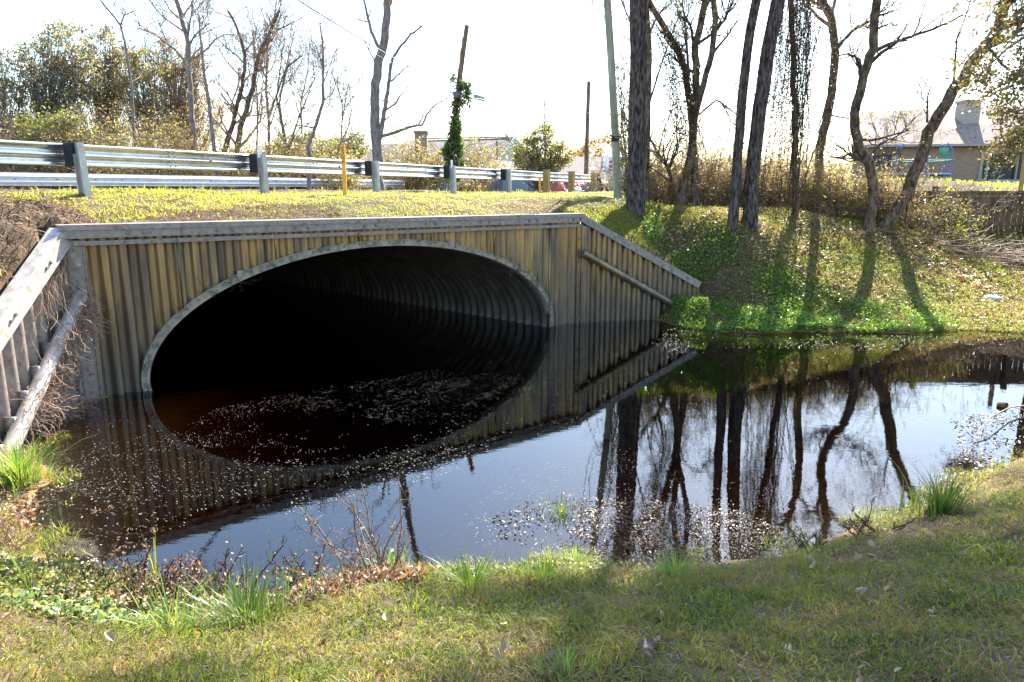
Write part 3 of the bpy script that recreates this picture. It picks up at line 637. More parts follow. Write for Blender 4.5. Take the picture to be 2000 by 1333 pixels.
def lobes_tree(name, label, cat, foot, lobes, Y, leaf, seed, nleaf, lsize, bark=None, tr=.14, group=None, clump=.27, twigs=True, depthr=1.6, z0=None, nclump=None, loose=0.10):
    """lobes: photo ellipses (x, y, rx, ry) of the crown; foot: photo x of the trunk"""
    rng = R(seed); b = py(foot, 372, Y); z = zt1(b[0], b[1]) if z0 is None else z0; root = thing(name, (b[0], b[1], z), label, cat, group)
    g = Geo(); cs = []; cw = []
    s = Y/FPX
    for (x, y, rx, ry) in lobes:
        c_ = py(x, y, Y); k = nclump or max(14, int(rx*ry*s*s*4.5/(clump*clump)))
        q = nrm(rng.normal(size=(k, 3)))*rng.uniform(.25, 1, (k, 1))**.5*A3(rx*s, min(rx*s, depthr), ry*s); cs.append(c_+q)
    cs = np.concatenate(cs); cs = cs[cs[:, 2] > z+.15]
    top = cs[:, 2].max(); base = A3(b[0], b[1], z-.1); P = wig(rng, base, A3(0, 0, 1), (top-z)*.72, 6, .07, .1); g.path(P, np.linspace(tr, tr*.4, 7), 8)
    for c_ in cs:
        hh = np.clip((c_[2]-z)/(top-z)*.9-.25, .06, .95); p, d = along(P, hh); mid = (p+c_)/2+rng.normal(size=3)*.12+A3(0, 0, -.08)
        g.path([p, mid, c_], [min(tr*.2, .02), .013, .008], 3)
        if twigs:
            for _ in range(4): g.path(wig(rng, c_, rng.normal(size=3)+A3(0, 0, .4), clump*1.6, 3, .3), [.010, .008, .006, .004], 3)
    build('trunk', g, bark or M['palebark'], root)
    nleaf = int(nleaf*.72); i = rng.randint(0, len(cs), nleaf); sc = rng.uniform(.5, 1.3, len(cs))*clump
    pt = cs[i]+nrm(rng.normal(size=(nleaf, 3)))*(rng.uniform(0, 1, (nleaf, 1))**.6)*sc[i][:, None]*A3(1.2, 1.2, .9)
    k = rng.uniform(size=nleaf) < loose*2; pt[k] += rng.normal(size=(k.sum(), 3))*.3
    cr = Geo()
    ls = leaf if isinstance(leaf, list) else [leaf]
    own = rng.randint(0, len(ls), len(cs))[i]
    for q in range(len(ls)): cr.leaves(pt[own == q], lsize, rng, q)
    build('crown', cr, ls, root); return root

def shrub(name, label, x, ytop, Y, w, seed, leafs, nleaf, lsize, nst=40, twm=None, group=None, z0=None, dep=1.0, wob=.3, r=.012, cat='shrub', lean=0.0):
    rng = R(seed); b = py(x, 372, Y); z = zt1(b[0], b[1]) if z0 is None else z0; hgt = py(x, ytop, Y)[2]-z
    root = thing(name, (b[0], b[1], z), label, cat, group); g = Geo(); tips = []
    for k in range(nst):
        p = A3(b[0]+rng.uniform(-1, 1)*w/2, b[1]+rng.uniform(-1, 1)*dep, 0); p[2] = zt1(p[0], p[1])-.05 if z0 is None else z
        L = hgt*rng.uniform(.4, 1.15)*(1-.35*abs(p[0]-b[0])/(w/2)); P = wig(rng, p, A3(rng.normal()*.35+lean, rng.normal()*.3, 1), L, 6, wob*.55, .06)
        g.path(P, np.linspace(r, r*.35, 7), 3); tips.append(P); sprout(g, rng, P, np.linspace(r, r*.4, 7), 5, L*.4, 1, .2, 0, tips, .02, rmin=.004, wob=wob)
    build('stems', g, twm or M['twig'], root); cr = Geo(); ls = leafs if isinstance(leafs, list) else [leafs]
    T = rng.randint(0, len(tips), nleaf); pt = np.array([along(tips[k], rng.uniform(.2, 1))[0] for k in T])+rng.normal(size=(nleaf, 3))*.10
    own = rng.randint(0, len(ls), len(tips))[T]
    for q in range(len(ls)): cr.leaves(pt[own == q], lsize, rng, q)
    if nleaf: build('foliage', cr, ls, root)
    return root

# ------------------------------------------------------------------ right bank: pines, poles, bare trees
def lone_trunk(name, label, cat, pts, Y, r0, r1, bark, seed, crown=None, zt_top=15, flare=1.25, sides=14):
    P = pxpath(pts, Y); P[0, 2] = zt1(P[0, 0], P[0, 1])-.1; d = nrm(P[-1]-P[-2]); k = (zt_top-P[-1, 2])/max(d[2], .3)
    P = np.concatenate([P, [P[-1]+d*k*.5, P[-1]+d*k+A3(.1, .1, 0)]]); rng = R(seed); Q = resample(P, 40)
    Q[1:-1] += rng.normal(size=(38, 3))*.008*A3(1, 1, 0); rr = np.interp(np.linspace(0, 1, 40), [0, .03, .08, .4, 1], [r0*flare, r0*1.08, r0, (r0+r1)/2, r1*.6])
    root = thing(name, (Q[0, 0], Q[0, 1], Q[0, 2]+.1), label, cat); g = Geo(); g.path(Q, rr, sides)
    if crown:
        n, L, zc = crown; tips = []
        for _ in range(n):
            h = rng.uniform(zc, zt_top); t = np.interp(h, Q[:, 2], np.linspace(0, 1, 40)); p, dd = along(Q, min(t, .99)); a = rng.uniform(0, 2*np.pi)
            LL_ = L*rng.uniform(.5, 1)*(1.15-.7*(h-zc)/(zt_top-zc+.1)); W = wig(rng, p, A3(math.cos(a), math.sin(a), .25), LL_, 6, .12, .05); g.path(W, np.linspace(.05, .015, 7), 5)
            for _k in range(9):
                q, d2 = along(W, rng.uniform(.3, 1)); w2 = wig(rng, q, d2+rng.normal(size=3)*.6, LL_*.3, 3, .2, .1); g.path(w2, [.012, .01, .008, .006], 3); tips.append(w2)
        cr = Geo(); N = n*1000; T = rng.randint(0, len(tips), N); pt = np.array([along(tips[q], rng.uniform(.3, 1))[0] for q in T])+rng.normal(size=(N, 3))*.13
        cr.leaves(pt, .22, rng, 0, asp=.11); build('trunk', g, bark, root); build('crown', cr, M['needles'], root)
    else: build('trunk', g, bark, root)
    return root
lone_trunk('pine_tree', 'thickest straight pine trunk with rough bark, right beside the pale leaning pole', 'tree', [(1241, 411), (1243, 300), (1247, 120), (1247, 0)], 17.0, .20, .165, M['pinebark'], 1, (5, 1.6, 16), 18)
lone_trunk('pine_tree', 'slimmer of the two leaning pine trunks on the grassy bank, on the pole side', 'tree', [(1431, 443), (1439, 330), (1450, 190), (1462, 80), (1478, 0)], 16.2, .105, .085, M['pinebark'], 2, (4, 1.3, 16.5), 18)
lone_trunk('pine_tree', 'thicker of the two leaning pine trunks on the grassy bank, beside the vine curtain', 'tree', [(1463, 447), (1470, 330), (1485, 200), (1504, 80), (1520, 0)], 16.3, .155, .125, M['pinebark'], 3, (5, 1.6, 16.5), 18.5)
# pale pole
P = pxpath([(1208, 390), (1201, 250), (1192, 90), (1186, 0)], 18.5); P[0, 2] = zt1(P[0, 0], P[0, 1])-.2; P = np.concatenate([P, [P[-1]+nrm(P[-1]-P[-2])*4]])
pp = thing('utility_pole', (P[0, 0], P[0, 1], P[0, 2]+.2), 'pale greenish leaning wooden pole beside the thickest pine', 'utility pole')
g = Geo(); g.path(resample(P, 20), np.linspace(.105, .075, 20), 14); build('pole', g, M['palepole'], pp)
g = Geo(); b_ = py(1202, 273, 18.5); g.path([b_-A3(0, 0, .05), b_+A3(0, 0, .03)], .115, 12); g.beam(b_+A3(-.02, -.1, .0), b_+A3(-.16, -.14, .10), .03, .03); g.path([b_+A3(0, 0, .06), b_+A3(0, 0, .08)], .11, 12); build('clamp', g, M['rubber'], pp)
# brown pole
P = pxpath([(1144, 371), (1147, 250), (1150, 160)], 40); P[0, 2] = zt1(P[0, 0], P[0, 1])-.2
p2 = thing('utility_pole', (P[0, 0], P[0, 1], P[0, 2]+.2), 'dark brown short wooden pole standing between the palm and the red tarpaulin', 'utility pole')
g = Geo(); g.path(resample(P, 8), np.linspace(.13, .10, 8), 12); build('pole', g, M['pole'], p2)
g = Geo(); g.box(P[-1]+A3(0, -.12, -1.7), (.06, .1, .5), (1, 0, 0)); g.path([P[-1]+A3(0, 0, 0), P[-1]+A3(0, 0, .12)], .03, 8); build('insulator', g, M['bolt'], p2)
# ivy pole
P = pxpath([(884, 372), (890, 250), (898, 150), (912, 50)], 27); P[0, 2] = zt1(P[0, 0], P[0, 1])-.2; IV = resample(P, 30)
p3 = thing('utility_pole', (P[0, 0], P[0, 1], P[0, 2]+.2), 'leaning wooden pole overgrown with ivy on its lower half', 'utility pole')
g = Geo(); g.path(IV, np.linspace(.13, .08, 30), 12); build('pole', g, M['pole'], p3)
g = Geo(); q = py(893, 186, 26.8); g.box(q, (.28, .2, .22), (1, .2, .1)); g.path([q, q+A3(-.25, 0, .1)], .02, 6); build('bracket', g, M['bolt'], p3)
rng = R(7); iv = thing('ivy', (P[0, 0], P[0, 1]-.1, P[0, 2]+.2), 'dark green ivy climbing the leaning wooden pole', 'ivy'); g = Geo(); tw = Geo()
for x, y, rx, ry, n in [(888, 325, 26, 30, 2600), (887, 285, 24, 25, 2200), (890, 250, 17, 25, 1500), (890, 215, 10, 25, 500), (905, 168, 22, 10, 420), (912, 185, 14, 18, 420), (884, 155, 10, 9, 120), (903, 200, 9, 10, 160), (872, 300, 14, 10, 500)]:
    c_ = py(x, y, 26.9); s = 27/FPX; n = int(n*.7); pt = c_+nrm(rng.normal(size=(n, 3)))*rng.uniform(0, 1, (n, 1))**.5*A3(rx*s*.72, .3, ry*s); pt[:, 2] = np.maximum(pt[:, 2], 2.3); g.leaves(pt, .12, rng)
for k in range(26):
    a = rng.uniform(0, .75); p, d = along(IV, a); tw.path(wig(rng, p+rng.normal(size=3)*.1, d+rng.normal(size=3)*.5, 1.3, 5, .3), .014, 4)
build('stems', tw, M['twig'], iv); build('foliage', g, M['ivy'], iv)
# wires
def wire(name, label, pts, r=.012, sag=0.0, n=24):
    P = resample(np.array([py(*q) for q in pts]), n); t = np.linspace(0, 1, n); P[:, 2] -= sag*4*t*(1-t); o = thing if 0 else None
    g = Geo(); g.path(P, r, 5); tag(build(name, g, M['wire'], loc=P[0]), label, 'cable')
wire('overhead_cable', 'thickest overhead cable coming in from the top past the twin trunk bare tree', [(560, -14, 14), (700, 70, 18), (893, 183, 27)], .016, .05)
wire('overhead_cable', 'thin overhead cable, lowest of those coming in from the top above the road', [(500, -20, 15), (700, 88, 20), (892, 188, 27)], .007, .02)
wire('overhead_cable', 'overhead cable carrying the green street sign from the ivy pole to the brown pole', [(895, 188, 27), (1020, 203, 33), (1148, 220, 40)], .022, .05)
wire('overhead_cable', 'overhead cable leaving the top of the ivy clump towards the pale leaning pole', [(900, 160, 27), (1010, 187, 33), (1130, 216, 30), (1197, 224, 18.5)], .013, .05)
wire('overhead_cable', 'slack thin wire hanging down steeply from the top beside the pale leaning pole', [(1157, -10, 18), (1155, 120, 18), (1162, 220, 18), (1172, 262, 18.2), (1193, 270, 18.4)], .008, 0)
wire('overhead_cable', 'thin wire hanging nearly against the pale leaning pole, between it and the slack wire', [(1184, -10, 18.2), (1176, 100, 18.2), (1168, 190, 18.2), (1178, 240, 18.3), (1195, 268, 18.4)], .008, 0)
q0, q1 = py(925, 189, 28.6), py(946, 194, 29.4)
sg = thing('street_sign', q0, 'small green street sign hanging from the cable beside the ivy pole', 'street sign'); g = Geo(); g.beam(q0, q1, .02, .09*2, (0, 0, 1)); build('sign_panel', g, M['signgreen'], sg, smooth=False)
g = Geo()
for f in (.42, .58): g.box(q0+(q1-q0)*f-A3(0, .02, 0), (.05, .012, .06), (1, 0, 0))
build('sign_lettering', g, M['white'], sg, smooth=False)
q = py(918, 204, 27.5); g = Geo(); g.beam(q+A3(.02, 0, .12), q-A3(.02, 0, .14), .07, .07, (0, 1, 0)); g.path([q+A3(.02, 0, .12), q+A3(.03, 0, .28)], .012, 5); tag(build('hanging_weight', g, M['rubber'], loc=q), 'small dark block dangling below the green street sign', 'line fitting')

# trees of the right bank
tree('bare_tree', 'bare forked tree with reddish side twigs behind the thickest pine', 'tree', [([(1262, 400), (1264, 250), (1268, 120), (1262, 0)], .085, .05), ([(1266, 150), (1230, 40), (1205, -20)], .03, .015), ([(1264, 215), (1300, 100), (1330, 20)], .03, .012)], 18.6, M['bark'], 11, 12, 1.7, 2, M['midgreen'], 1900, .07, .12, group=None, tw=M['twig'], ext=1)
tree('bare_tree', 'multi trunk tree with upright forks, between the thickest pine and the leaning pines', 'tree',
     [([(1328, 408), (1340, 345), (1352, 300), (1357, 215), (1362, 150), (1355, 100), (1380, 0)], .11, .05), ([(1357, 412), (1358, 340), (1350, 230), (1337, 120), (1300, 60), (1265, 0)], .10, .04), ([(1357, 230), (1372, 170), (1390, 110), (1397, 50), (1392, -10)], .08, .05), ([(1397, 60), (1415, 40), (1432, 0)], .04, .02), ([(1345, 150), (1340, 60), (1332, 0)], .04, .02), ([(1330, 395), (1305, 330), (1268, 270)], .06, .03), ([(1364, 225), (1400, 195), (1440, 225)], .03, .015)],
     18.6, M['bark'], 12, 11, 1.6, 2, M['midgreen'], 2400, .07, .12, tw=M['darktwig'], ext=3)
tree('bare_tree', 'crooked bare tree with a high fork, between the vine curtain and the twisted tree', 'tree',
     [([(1608, 345), (1600, 300), (1612, 240), (1622, 200), (1628, 150), (1632, 95), (1625, 40), (1605, -5)], .13, .06), ([(1634, 95), (1665, 60), (1695, 42)], .05, .04), ([(1622, 225), (1670, 235)], .025, .015), ([(1632, 110), (1660, 105), (1680, 140), (1690, 148)], .025, .012)], 20.5, M['bark'], 13, 7, 1.3, 2, M['yellow'], 500, .07, .1, tw=M['twig'], ext=1)
tree('bare_tree', 'twisted bare tree forking from the ground, the upright trunk with a crook at head height', 'tree',
     [([(1697, 447), (1706, 380), (1700, 320), (1678, 290), (1668, 245), (1672, 210), (1690, 140), (1704, 100), (1708, 40), (1712, -8)], .125, .075), ([(1704, 102), (1735, 88), (1770, 75), (1810, 62), (1850, 45), (1880, 30)], .05, .02), ([(1700, 30), (1725, 30), (1745, 20)], .035, .012), ([(1690, 318), (1660, 300), (1640, 310)], .05, .02), ([(1678, 272), (1700, 275), (1740, 265), (1775, 255)], .04, .015), ([(1690, 312), (1720, 280), (1750, 268), (1790, 230)], .03, .01), ([(1690, 150), (1678, 115), (1668, 108), (1640, 115)], .03, .012), ([(1706, 60), (1740, 45), (1752, 52)], .03, .01)],
     18.0, M['bark'], 14, 8, 1.2, 2, M['yellow'], 700, .06, .1, tw=M['darktwig'], ext=1)
tree('leaning_tree', 'thick bare tree leaning strongly towards the brick house', 'tree',
     [([(1722, 449), (1752, 410), (1775, 370), (1790, 330), (1808, 272), (1840, 215), (1870, 165), (1905, 115), (1940, 75), (1957, 45), (1963, -8)], .155, .105), ([(1811, 240), (1812, 190), (1818, 170)], .03, .015), ([(1862, 168), (1868, 80), (1885, 35), (1896, 0)], .03, .012), ([(1935, 98), (1960, 130), (2010, 160)], .04, .02), ([(1790, 335), (1772, 400), (1768, 440)], .03, .02), ([(1960, 45), (1990, 40), (2030, 60)], .03, .01)],
     18.2, M['bark'], 15, 9, 1.4, 2, M['yellow'], 500, .06, .1, tw=M['darktwig'], ext=1)
# vine curtain tree
rng = R(16); P = pxpath([(1553, 416), (1553, 250), (1549, 100), (1545, 0)], 18.0); P[0, 2] = zt1(P[0, 0], P[0, 1])-.1; P = np.concatenate([P, [P[-1]+A3(0, 0, 3.5)]])
vt = thing('vine_draped_tree', (P[0, 0], P[0, 1], P[0, 2]+.1), 'thin tree hidden in a hanging curtain of dark dry vines beside the leaning pines', 'tree'); g = Geo(); Q = resample(P, 20); Q[1:] += rng.normal(size=(19, 3))*.02; g.path(Q, np.linspace(.075, .05, 20), 9)
for k in range(9): g.path(wig(rng, along(Q, rng.uniform(.6, .98))[0], A3(rng.normal(), rng.normal()*.5, .5), 1.4, 5, .2), np.linspace(.03, .01, 6), 5)
for k in range(14): g.path(wig(rng, along(Q, rng.uniform(0, .1))[0]+rng.normal(size=3)*A3(.12, .12, 0), A3(rng.normal()*.08, 0, 1), 4, 9, .06), .012, 4)
build('trunk', g, M['bark'], vt); g = Geo(); lv = []
for k in range(150):
    x = rng.normal()*27+1562; Y = 18+rng.normal()*.35; top = rng.uniform(-160, 60); ln = rng.choice([rng.uniform(120, 260), rng.uniform(260, 430)]); n = 14
    a = py(x, max(top, -200), Y); dx = rng.normal()*.03-.02*(x < 1545); b_ = a-A3(-dx*6, 0, ln/FPX*Y); S = a+(b_-a)*np.linspace(0, 1, n)[:, None]+rng.normal(size=(n, 3))*A3(.02, .02, 0); S[:, 2] = np.maximum(S[:, 2], 2.0); g.path(S, .005, 3)
    t = rng.uniform(0, 1, int(ln*.30)); lv.append(np.array([along(S, min(q, .99))[0] for q in t])+rng.normal(size=(len(t), 3))*.022)
build('hanging_vines', g, M['darktwig'], vt); g = Geo(); g.leaves(np.concatenate(lv), .052, rng); build('vine_leaves', g, M['dryvine'], vt)
# small vine strands of the multi trunk tree are a thing of their own: they hang from it
rng = R(17); g = Geo(); lv = []
for k in range(46):
    x = rng.uniform(1290, 1345); top = rng.uniform(20, 170); a = py(x-(200-top)*.12, top, 18.5); b_ = py(x+35, top+rng.uniform(90, 230), 18.5); n = 10; S = a+(b_-a)*np.linspace(0, 1, n)[:, None]+rng.normal(size=(n, 3))*.03; g.path(S, .006, 3)
    t = rng.uniform(0, .99, 46); lv.append(np.array([along(S, q)[0] for q in t])+rng.normal(size=(46, 3))*.04)
hv = thing('hanging_vine', py(1320, 300, 18.5), 'dark vines hanging slantwise on the multi trunk tree near the thickest pine', 'vine'); build('strands', g, M['darktwig'], hv); g = Geo(); g.leaves(np.concatenate(lv), .06, rng); build('foliage', g, M['dryvine'], hv)

# evergreen whose crown reaches in from the right edge
rng = R(18); b_ = py(2075, 430, 15.5); z = zt1(b_[0], b_[1]); oak = thing('evergreen_oak', (b_[0], b_[1], z), 'evergreen tree reaching its leafy drooping branches in from beside the brick house', 'tree')
g = Geo(); tp = A3(b_[0]+.1, b_[1], 11); TR = resample(np.array([A3(b_[0], b_[1], z-.1), A3(b_[0]-.15, b_[1], 4), tp]), 14); g.path(TR, np.linspace(.17, .09, 14), 10); cr = Geo(); own = []
for (x, y, hh, n, sp) in [(1900, 165, .62, 900, .42), (1940, 120, .75, 700, .4), (1975, 170, .6, 1300, .42), (1925, 185, .5, 260, .3), (1985, 225, .45, 1000, .4), (1975, 290, .35, 900, .35), (1995, 260, .4, 900, .4), (1955, 305, .3, 300, .22), (2010, 110, .8, 1000, .5), (1925, 40, .9, 260, .5), (1990, 30, .95, 500, .5), (2060, 60, .9, 1500, .8), (2080, 200, .6, 1800, .9), (2030, -80, 1, 1500, 1.0), (2110, -30, 1, 1800, 1.1), (1868, 130, .66, 160, .3)]+[(A3(X_, Y_, Z_), None, .97, 3600, .95) for X_, Y_, Z_ in ((10.2, 14.6, 11.2), (8.8, 15.2, 10.6), (9.6, 13.4, 11.6), (7.4, 15.8, 11.4), (7.8, 14.2, 12.2), (11.6, 13.2, 11.8), (7.0, 14.4, 12.9), (9.0, 16.2, 12.8), (10.8, 16, 12.4), (7.1, 16.6, 13.8), (8.2, 16.4, 14.2), (7.3, 15.0, 10.6), (6.5, 15.6, 12.0), (6.2, 16.2, 13.2), (6.7, 14.8, 11.4), (6.0, 15.4, 14.2))]:  # high clusters given by position are unseen, added to shade the lawn
    t_ = x if y is None else py(x, y, 15.2+rng.normal()*.4); p = along(TR, min(hh, .98))[0]; W = resample(np.array([p, (p+t_)/2+A3(.2, 0, .25), t_]), 8); W[1:] += rng.normal(size=(7, 3))*.05; g.path(W, np.linspace(.05, .012, 8), 5)
    for k in range(10): g.path(wig(rng, along(W, rng.uniform(.4, .99))[0], rng.normal(size=3)+A3(-.2, 0, -.1), sp*1.3, 4, .3), [.012, .01, .007, .005, .004], 3)
    cl = t_+rng.normal(size=(14, 3))*sp*.62*A3(1, .8, .8); n = n if y is None else int(n*.6); i = rng.randint(0, 14, n); own.append(cl[i]+rng.normal(size=(n, 3))*sp*.22)
cr.leaves(np.concatenate(own), .085, rng); build('trunk', g, M['bark'], oak); build('crown', cr, mleaf('olive_brown_oak_leaves', G((.09, .08, .03), (.16, .14, .05), (.26, .20, .07), (.20, .14, .06)), .35, .4), oak)

# brush in front of the wooden fence
BR = [(1285, 215, 19.4, 1.7, 1900, 'tall brown thicket right behind the thickest pine', [M['rust'], M['midgreen'], M['yellow']]), (1330, 255, 19.7, 1.8, 1500, 'brown tangled thicket behind the foot of the multi trunk tree', [M['rust'], M['rust'], M['yellow']]),
      (1395, 240, 19.8, 2.2, 2200, 'brown and yellow thicket between the multi trunk tree and the leaning pines', [M['rust'], M['yellow'], M['midgreen']]), (1450, 262, 19.7, 1.5, 1300, 'tangled thicket seen between and behind the two leaning pines', [M['rust'], M['yellow']]), (1515, 255, 19.6, 1.8, 1800, 'dense thicket around the foot of the vine curtain', [M['rust'], M['yellow'], M['rust']]),
      (1585, 300, 19.4, 1.7, 1700, 'low reddish brown thicket below the crooked high forked tree', [M['rust'], M['yellow']]), (1645, 290, 19.3, 1.8, 2300, 'yellow leaved thicket left of the twisted tree', [M['yellow'], M['midgreen'], M['rust']]), (1735, 305, 19.1, 1.5, 1500, 'yellow leaved brush between the twisted tree and the leaning tree', [M['yellow'], M['rust']]),
      (1790, 300, 18.9, 1.3, 200, 'bare twiggy brush in front of the trampoline, beside the leaning tree', [M['yellow'], M['rust']]), (1880, 305, 18.8, 1.5, 250, 'bare twiggy brush rising above the fence in front of the chimney', [M['yellow'], M['midgreen']]), (1840, 380, 18.9, 1.4, 420, 'thin leafy brush growing up the wooden fence behind the leaning tree', [M['yellow'], M['midgreen'], M['rust']]), (1885, 420, 18.5, 1.0, 500, 'small bright leafy shrub low in front of the wooden fence', [M['midgreen'], M['yellow']])]
for k, (x, yt, Y, w_, n, lab, ls) in enumerate(BR): shrub('thicket', lab, x, yt, Y, w_, 40+k, ls, int(n*1.5), .06, 100 if k < 8 else 13, M['twig'], dep=.35, group=None, wob=.55, r=.013)
# brush pile of cut sticks
rng = R(60); p = py(1955, 486, 17.9); z = zt1(p[0], p[1]); bp_ = thing('brush_pile', (p[0], p[1], z), 'low pile of dry cut sticks in front of the wooden fence', 'brush pile'); g = Geo()
for k in range(300):
    c_ = A3(p[0]+rng.normal()*.9, p[1]+rng.normal()*.3, 0); c_[2] = zt1(c_[0], c_[1])+abs(rng.normal())*.09*(1.3-min(abs(c_[0]-p[0])/2, 1)); a = rng.normal()*.35+(math.pi if rng.rand() < .5 else 0)
    g.path(wig(rng, c_, A3(math.cos(a), rng.normal()*.3, abs(rng.normal())*.12), rng.uniform(.5, 1.3), 4, .14), rng.uniform(.004, .010), 3)
build('sticks', g, M['twig'], bp_)

# wooden fence on the right with retaining boards above
def picket_fence(name, label, pts, ztop, h, seed, m, pw=.14, rails=(.25, .75), posts=2.4, extra=True, back=1):
    rng = R(seed); P = np.array(pts, float); root = thing(name, (P[0, 0], P[0, 1], zt1(*P[0, :2])), label, 'fence'); g = Geo(); gr = Geo()
    for a, b in zip(P[:-1], P[1:]):
        L = np.linalg.norm(b-a); d = np.append((b-a)/L, 0); nn = A3(d[1], -d[0], 0)
        for s in np.arange(0, L-pw, pw+.012):
            c_ = A3(a[0], a[1], 0)+d*(s+pw/2); zt_ = ztop+rng.normal()*.012; zb = zt_-h
            g.beam(A3(c_[0], c_[1], zb-.25), A3(c_[0]+rng.normal()*.006, c_[1], zt_), pw*rng.uniform(.92, 1), .018, nn*-1 if 0 else A3(0, 1, 0) if abs(d[0]) < .1 else nn) if 0 else g.box(c_+A3(0, 0, (zb-.25+zt_)/2), (pw*rng.uniform(.93, 1), .018, zt_-zb+.25), d)
        for r_ in rails: gr.box(A3(*((a+b)/2), ztop-h+h*r_)+nn*.035*back, (L, .04, .09), d)
        if extra: gr.box(A3(*((a+b)/2), ztop+.11)+nn*.0, (L, .05, .24), d); gr.box(A3(*((a+b)/2), ztop+.30)-nn*.002, (L, .055, .13), d)
        for s in np.arange(.3, L, posts):
            pg = Geo(); c_ = A3(a[0], a[1], 0)+d*s+nn*.11*back; pg.box(c_+A3(0, 0, ztop-h/2+(.22 if extra else 0)), (.11, .11, h+(.55 if extra else .1)), d); build('post', pg, m, root, smooth=False)
    build('boards', g, m, root, smooth=False); build('rail', gr, m, root, smooth=False); return root
fa = py(1262, 372, 21.5)[:2]; fb = py(1560, 372, 20.6)[:2]; fc = py(1800, 372, 19.7)[:2]; fd = py(2200, 372, 19.4)[:2]
picket_fence('wooden_fence', 'brown weathered board fence with retaining boards on top, behind the trees of the bank', [fa, fb, fc, fd], 2.32, 1.05, 61, M['fence'], .14, (.12, .52, .93), 2.5)
picket_fence('wooden_fence', 'grey vertical board fence beyond the road behind the guardrail posts', [py(910, 372, 40)[:2], py(1052, 372, 44)[:2]], 3.28, .95, 62, M['greyfence'], .15, (.2, .8), 2.6, False, -1)
picket_fence('wooden_fence', 'short brown board fence glimpsed under the far guardrail', [py(640, 372, 37)[:2], py(668, 372, 37)[:2]], 2.9, .9, 63, M['fence'], .15, (.2, .8), 2.6, False, -1)

# ------------------------------------------------------------------ houses
def slab(g, pts, th=.12, m=0):
    p = np.array(pts, float); n = np.cross(p[1]-p[0], p[2]-p[1]); g.poly(p, th, n, m)
def wallg(g, a, b, z0, z1, th=.2, m=0):
    a = A3(*a, 0); b = A3(*b, 0); d = b-a; L = np.linalg.norm(d); g.box((a+b)/2+A3(0, 0, (z0+z1)/2), (L, th, z1-z0), d, (0, 0, 1), m)
Yh = 47.0; xl = py(1662, 360, Yh)[0]; ze = py(1800, 286, Yh)[2]; zr = py(1800, 217, 52.0)[2]; z0 = 2.9; xr = xl+22; xc = py(1912, 360, Yh)[0]
hs = thing('brick_house', (xl+8, Yh, z0), 'brown brick house with a long shingle roof and white chimney behind the fence', 'house')
g = Geo(); xq = py(1674, 300, 52.0)[0]; slab(g, [(xl-.5, Yh-.6, ze), (xr, Yh-.6, ze+.2), (xr, 52, zr+.55), (xq, 52, zr-.1)]); slab(g, [(xq, 52, zr-.1), (xr, 52, zr+.55), (xr, 58, ze), (xq+2.4, 58, ze)]); g.add([(xl-.5, Yh-.6, ze), (xq, 52, zr-.1), (xq+2.4, 58, ze)], [[0, 1, 2]]); rf = build('roof', g, M['roof'], hs, smooth=False)
g = Geo(); wallg(g, (xl, Yh), (xc, Yh), z0-1, ze-.05); wallg(g, (xl+.1, Yh), (xq+2.4, 57.5), z0-1, ze-.05); wallg(g, (xc, Yh+3), (xr, Yh+3), z0-1, ze-.05); wallg(g, (xc-.1, Yh), (xc-.1, Yh+3), z0-1, ze-.05); wallg(g, (xr-.1, Yh+3), (xr-.1, 57.5), z0-1, ze-.05); wallg(g, (xq+2.4, 57.5), (xr, 57.5), z0-1, ze-.05); build('wall', g, M['brick'], hs, smooth=False)
g = Geo(); cx = py(1897, 250, 49)[0]; g.box((cx, 49.6, 6.2), (1.05, 1.0, 4.2)); g.box((cx, 49.6, 8.35), (1.2, 1.15, .16)); ch = build('chimney', g, M['siding'], rf, smooth=False)
g = Geo(); g.box((cx, 48.95, 5.75), (1.5, .5, .7)); build('flashing', g, M['glassd'], ch, smooth=False)
g = Geo(); g.beam((xl-.5, Yh-.66, ze-.03), (xr, Yh-.66, ze+.17), .12, .14); build('gutter', g, M['siding'], hs, smooth=False)
g = Geo(); g.beam((xc, Yh-.1, ze-.3), (xr, Yh-.1, ze-.15), .12, .35)
for x in (1914, 1984): g.box((py(x, 320, Yh)[0], Yh-.1, (z0+ze)/2-.4), (.22 if x < 1950 else .09, .14, ze-z0+.2))
for k in range(1, 5): g.box((py(1984, 320, Yh)[0]+k*2.4, Yh-.1, (z0+ze)/2-.4), (.09, .14, ze-z0+.2))
g.box((py(1920, 340, Yh)[0], Yh-.3, z0+1.1), (.12, .08, 2.3)); build('porch_frame', g, M['siding'], hs, smooth=False)
g = Geo(); g.box(((xc+xr)/2, Yh+.0, (z0+ze)/2), (xr-xc-.2, .03, ze-z0-.1)); build('porch_screen', g, M['glassd'], hs, smooth=False)
g = Geo(); g.box(((xc+xr)/2+.2, Yh-.08, z0+.1), (xr-xc-.6, .1, .62)); build('porch_knee_wall', g, M['blue'], hs, smooth=False)
g = Geo(); g.box((py(1722, 320, Yh)[0], Yh-.12, z0+1.5), (1.5, .06, 1.2)); wf = build('window', g, M['siding'], hs, smooth=False); g = Geo(); g.box((py(1722, 320, Yh)[0], Yh-.16, z0+1.5), (1.35, .03, 1.05)); build('pane', g, M['glassd'], wf, smooth=False)
# blue gabled house beyond the road
Y2 = 50.0; s = Y2/FPX; z0 = 2.0
def pxh(x, y, Y=Y2): return py(x, y, Y)
h2 = thing('gabled_house', (pxh(960, 372)[0], Y2, z0), 'pale blue house with a brown gable roof beside the ivy pole', 'house')
zr2 = pxh(1000, 271)[2]; zer = pxh(915, 345)[2]; g = Geo(); xa = pxh(1002, 271)[0]; xb = pxh(865, 340)[0]; xd = pxh(905, 340)[0]
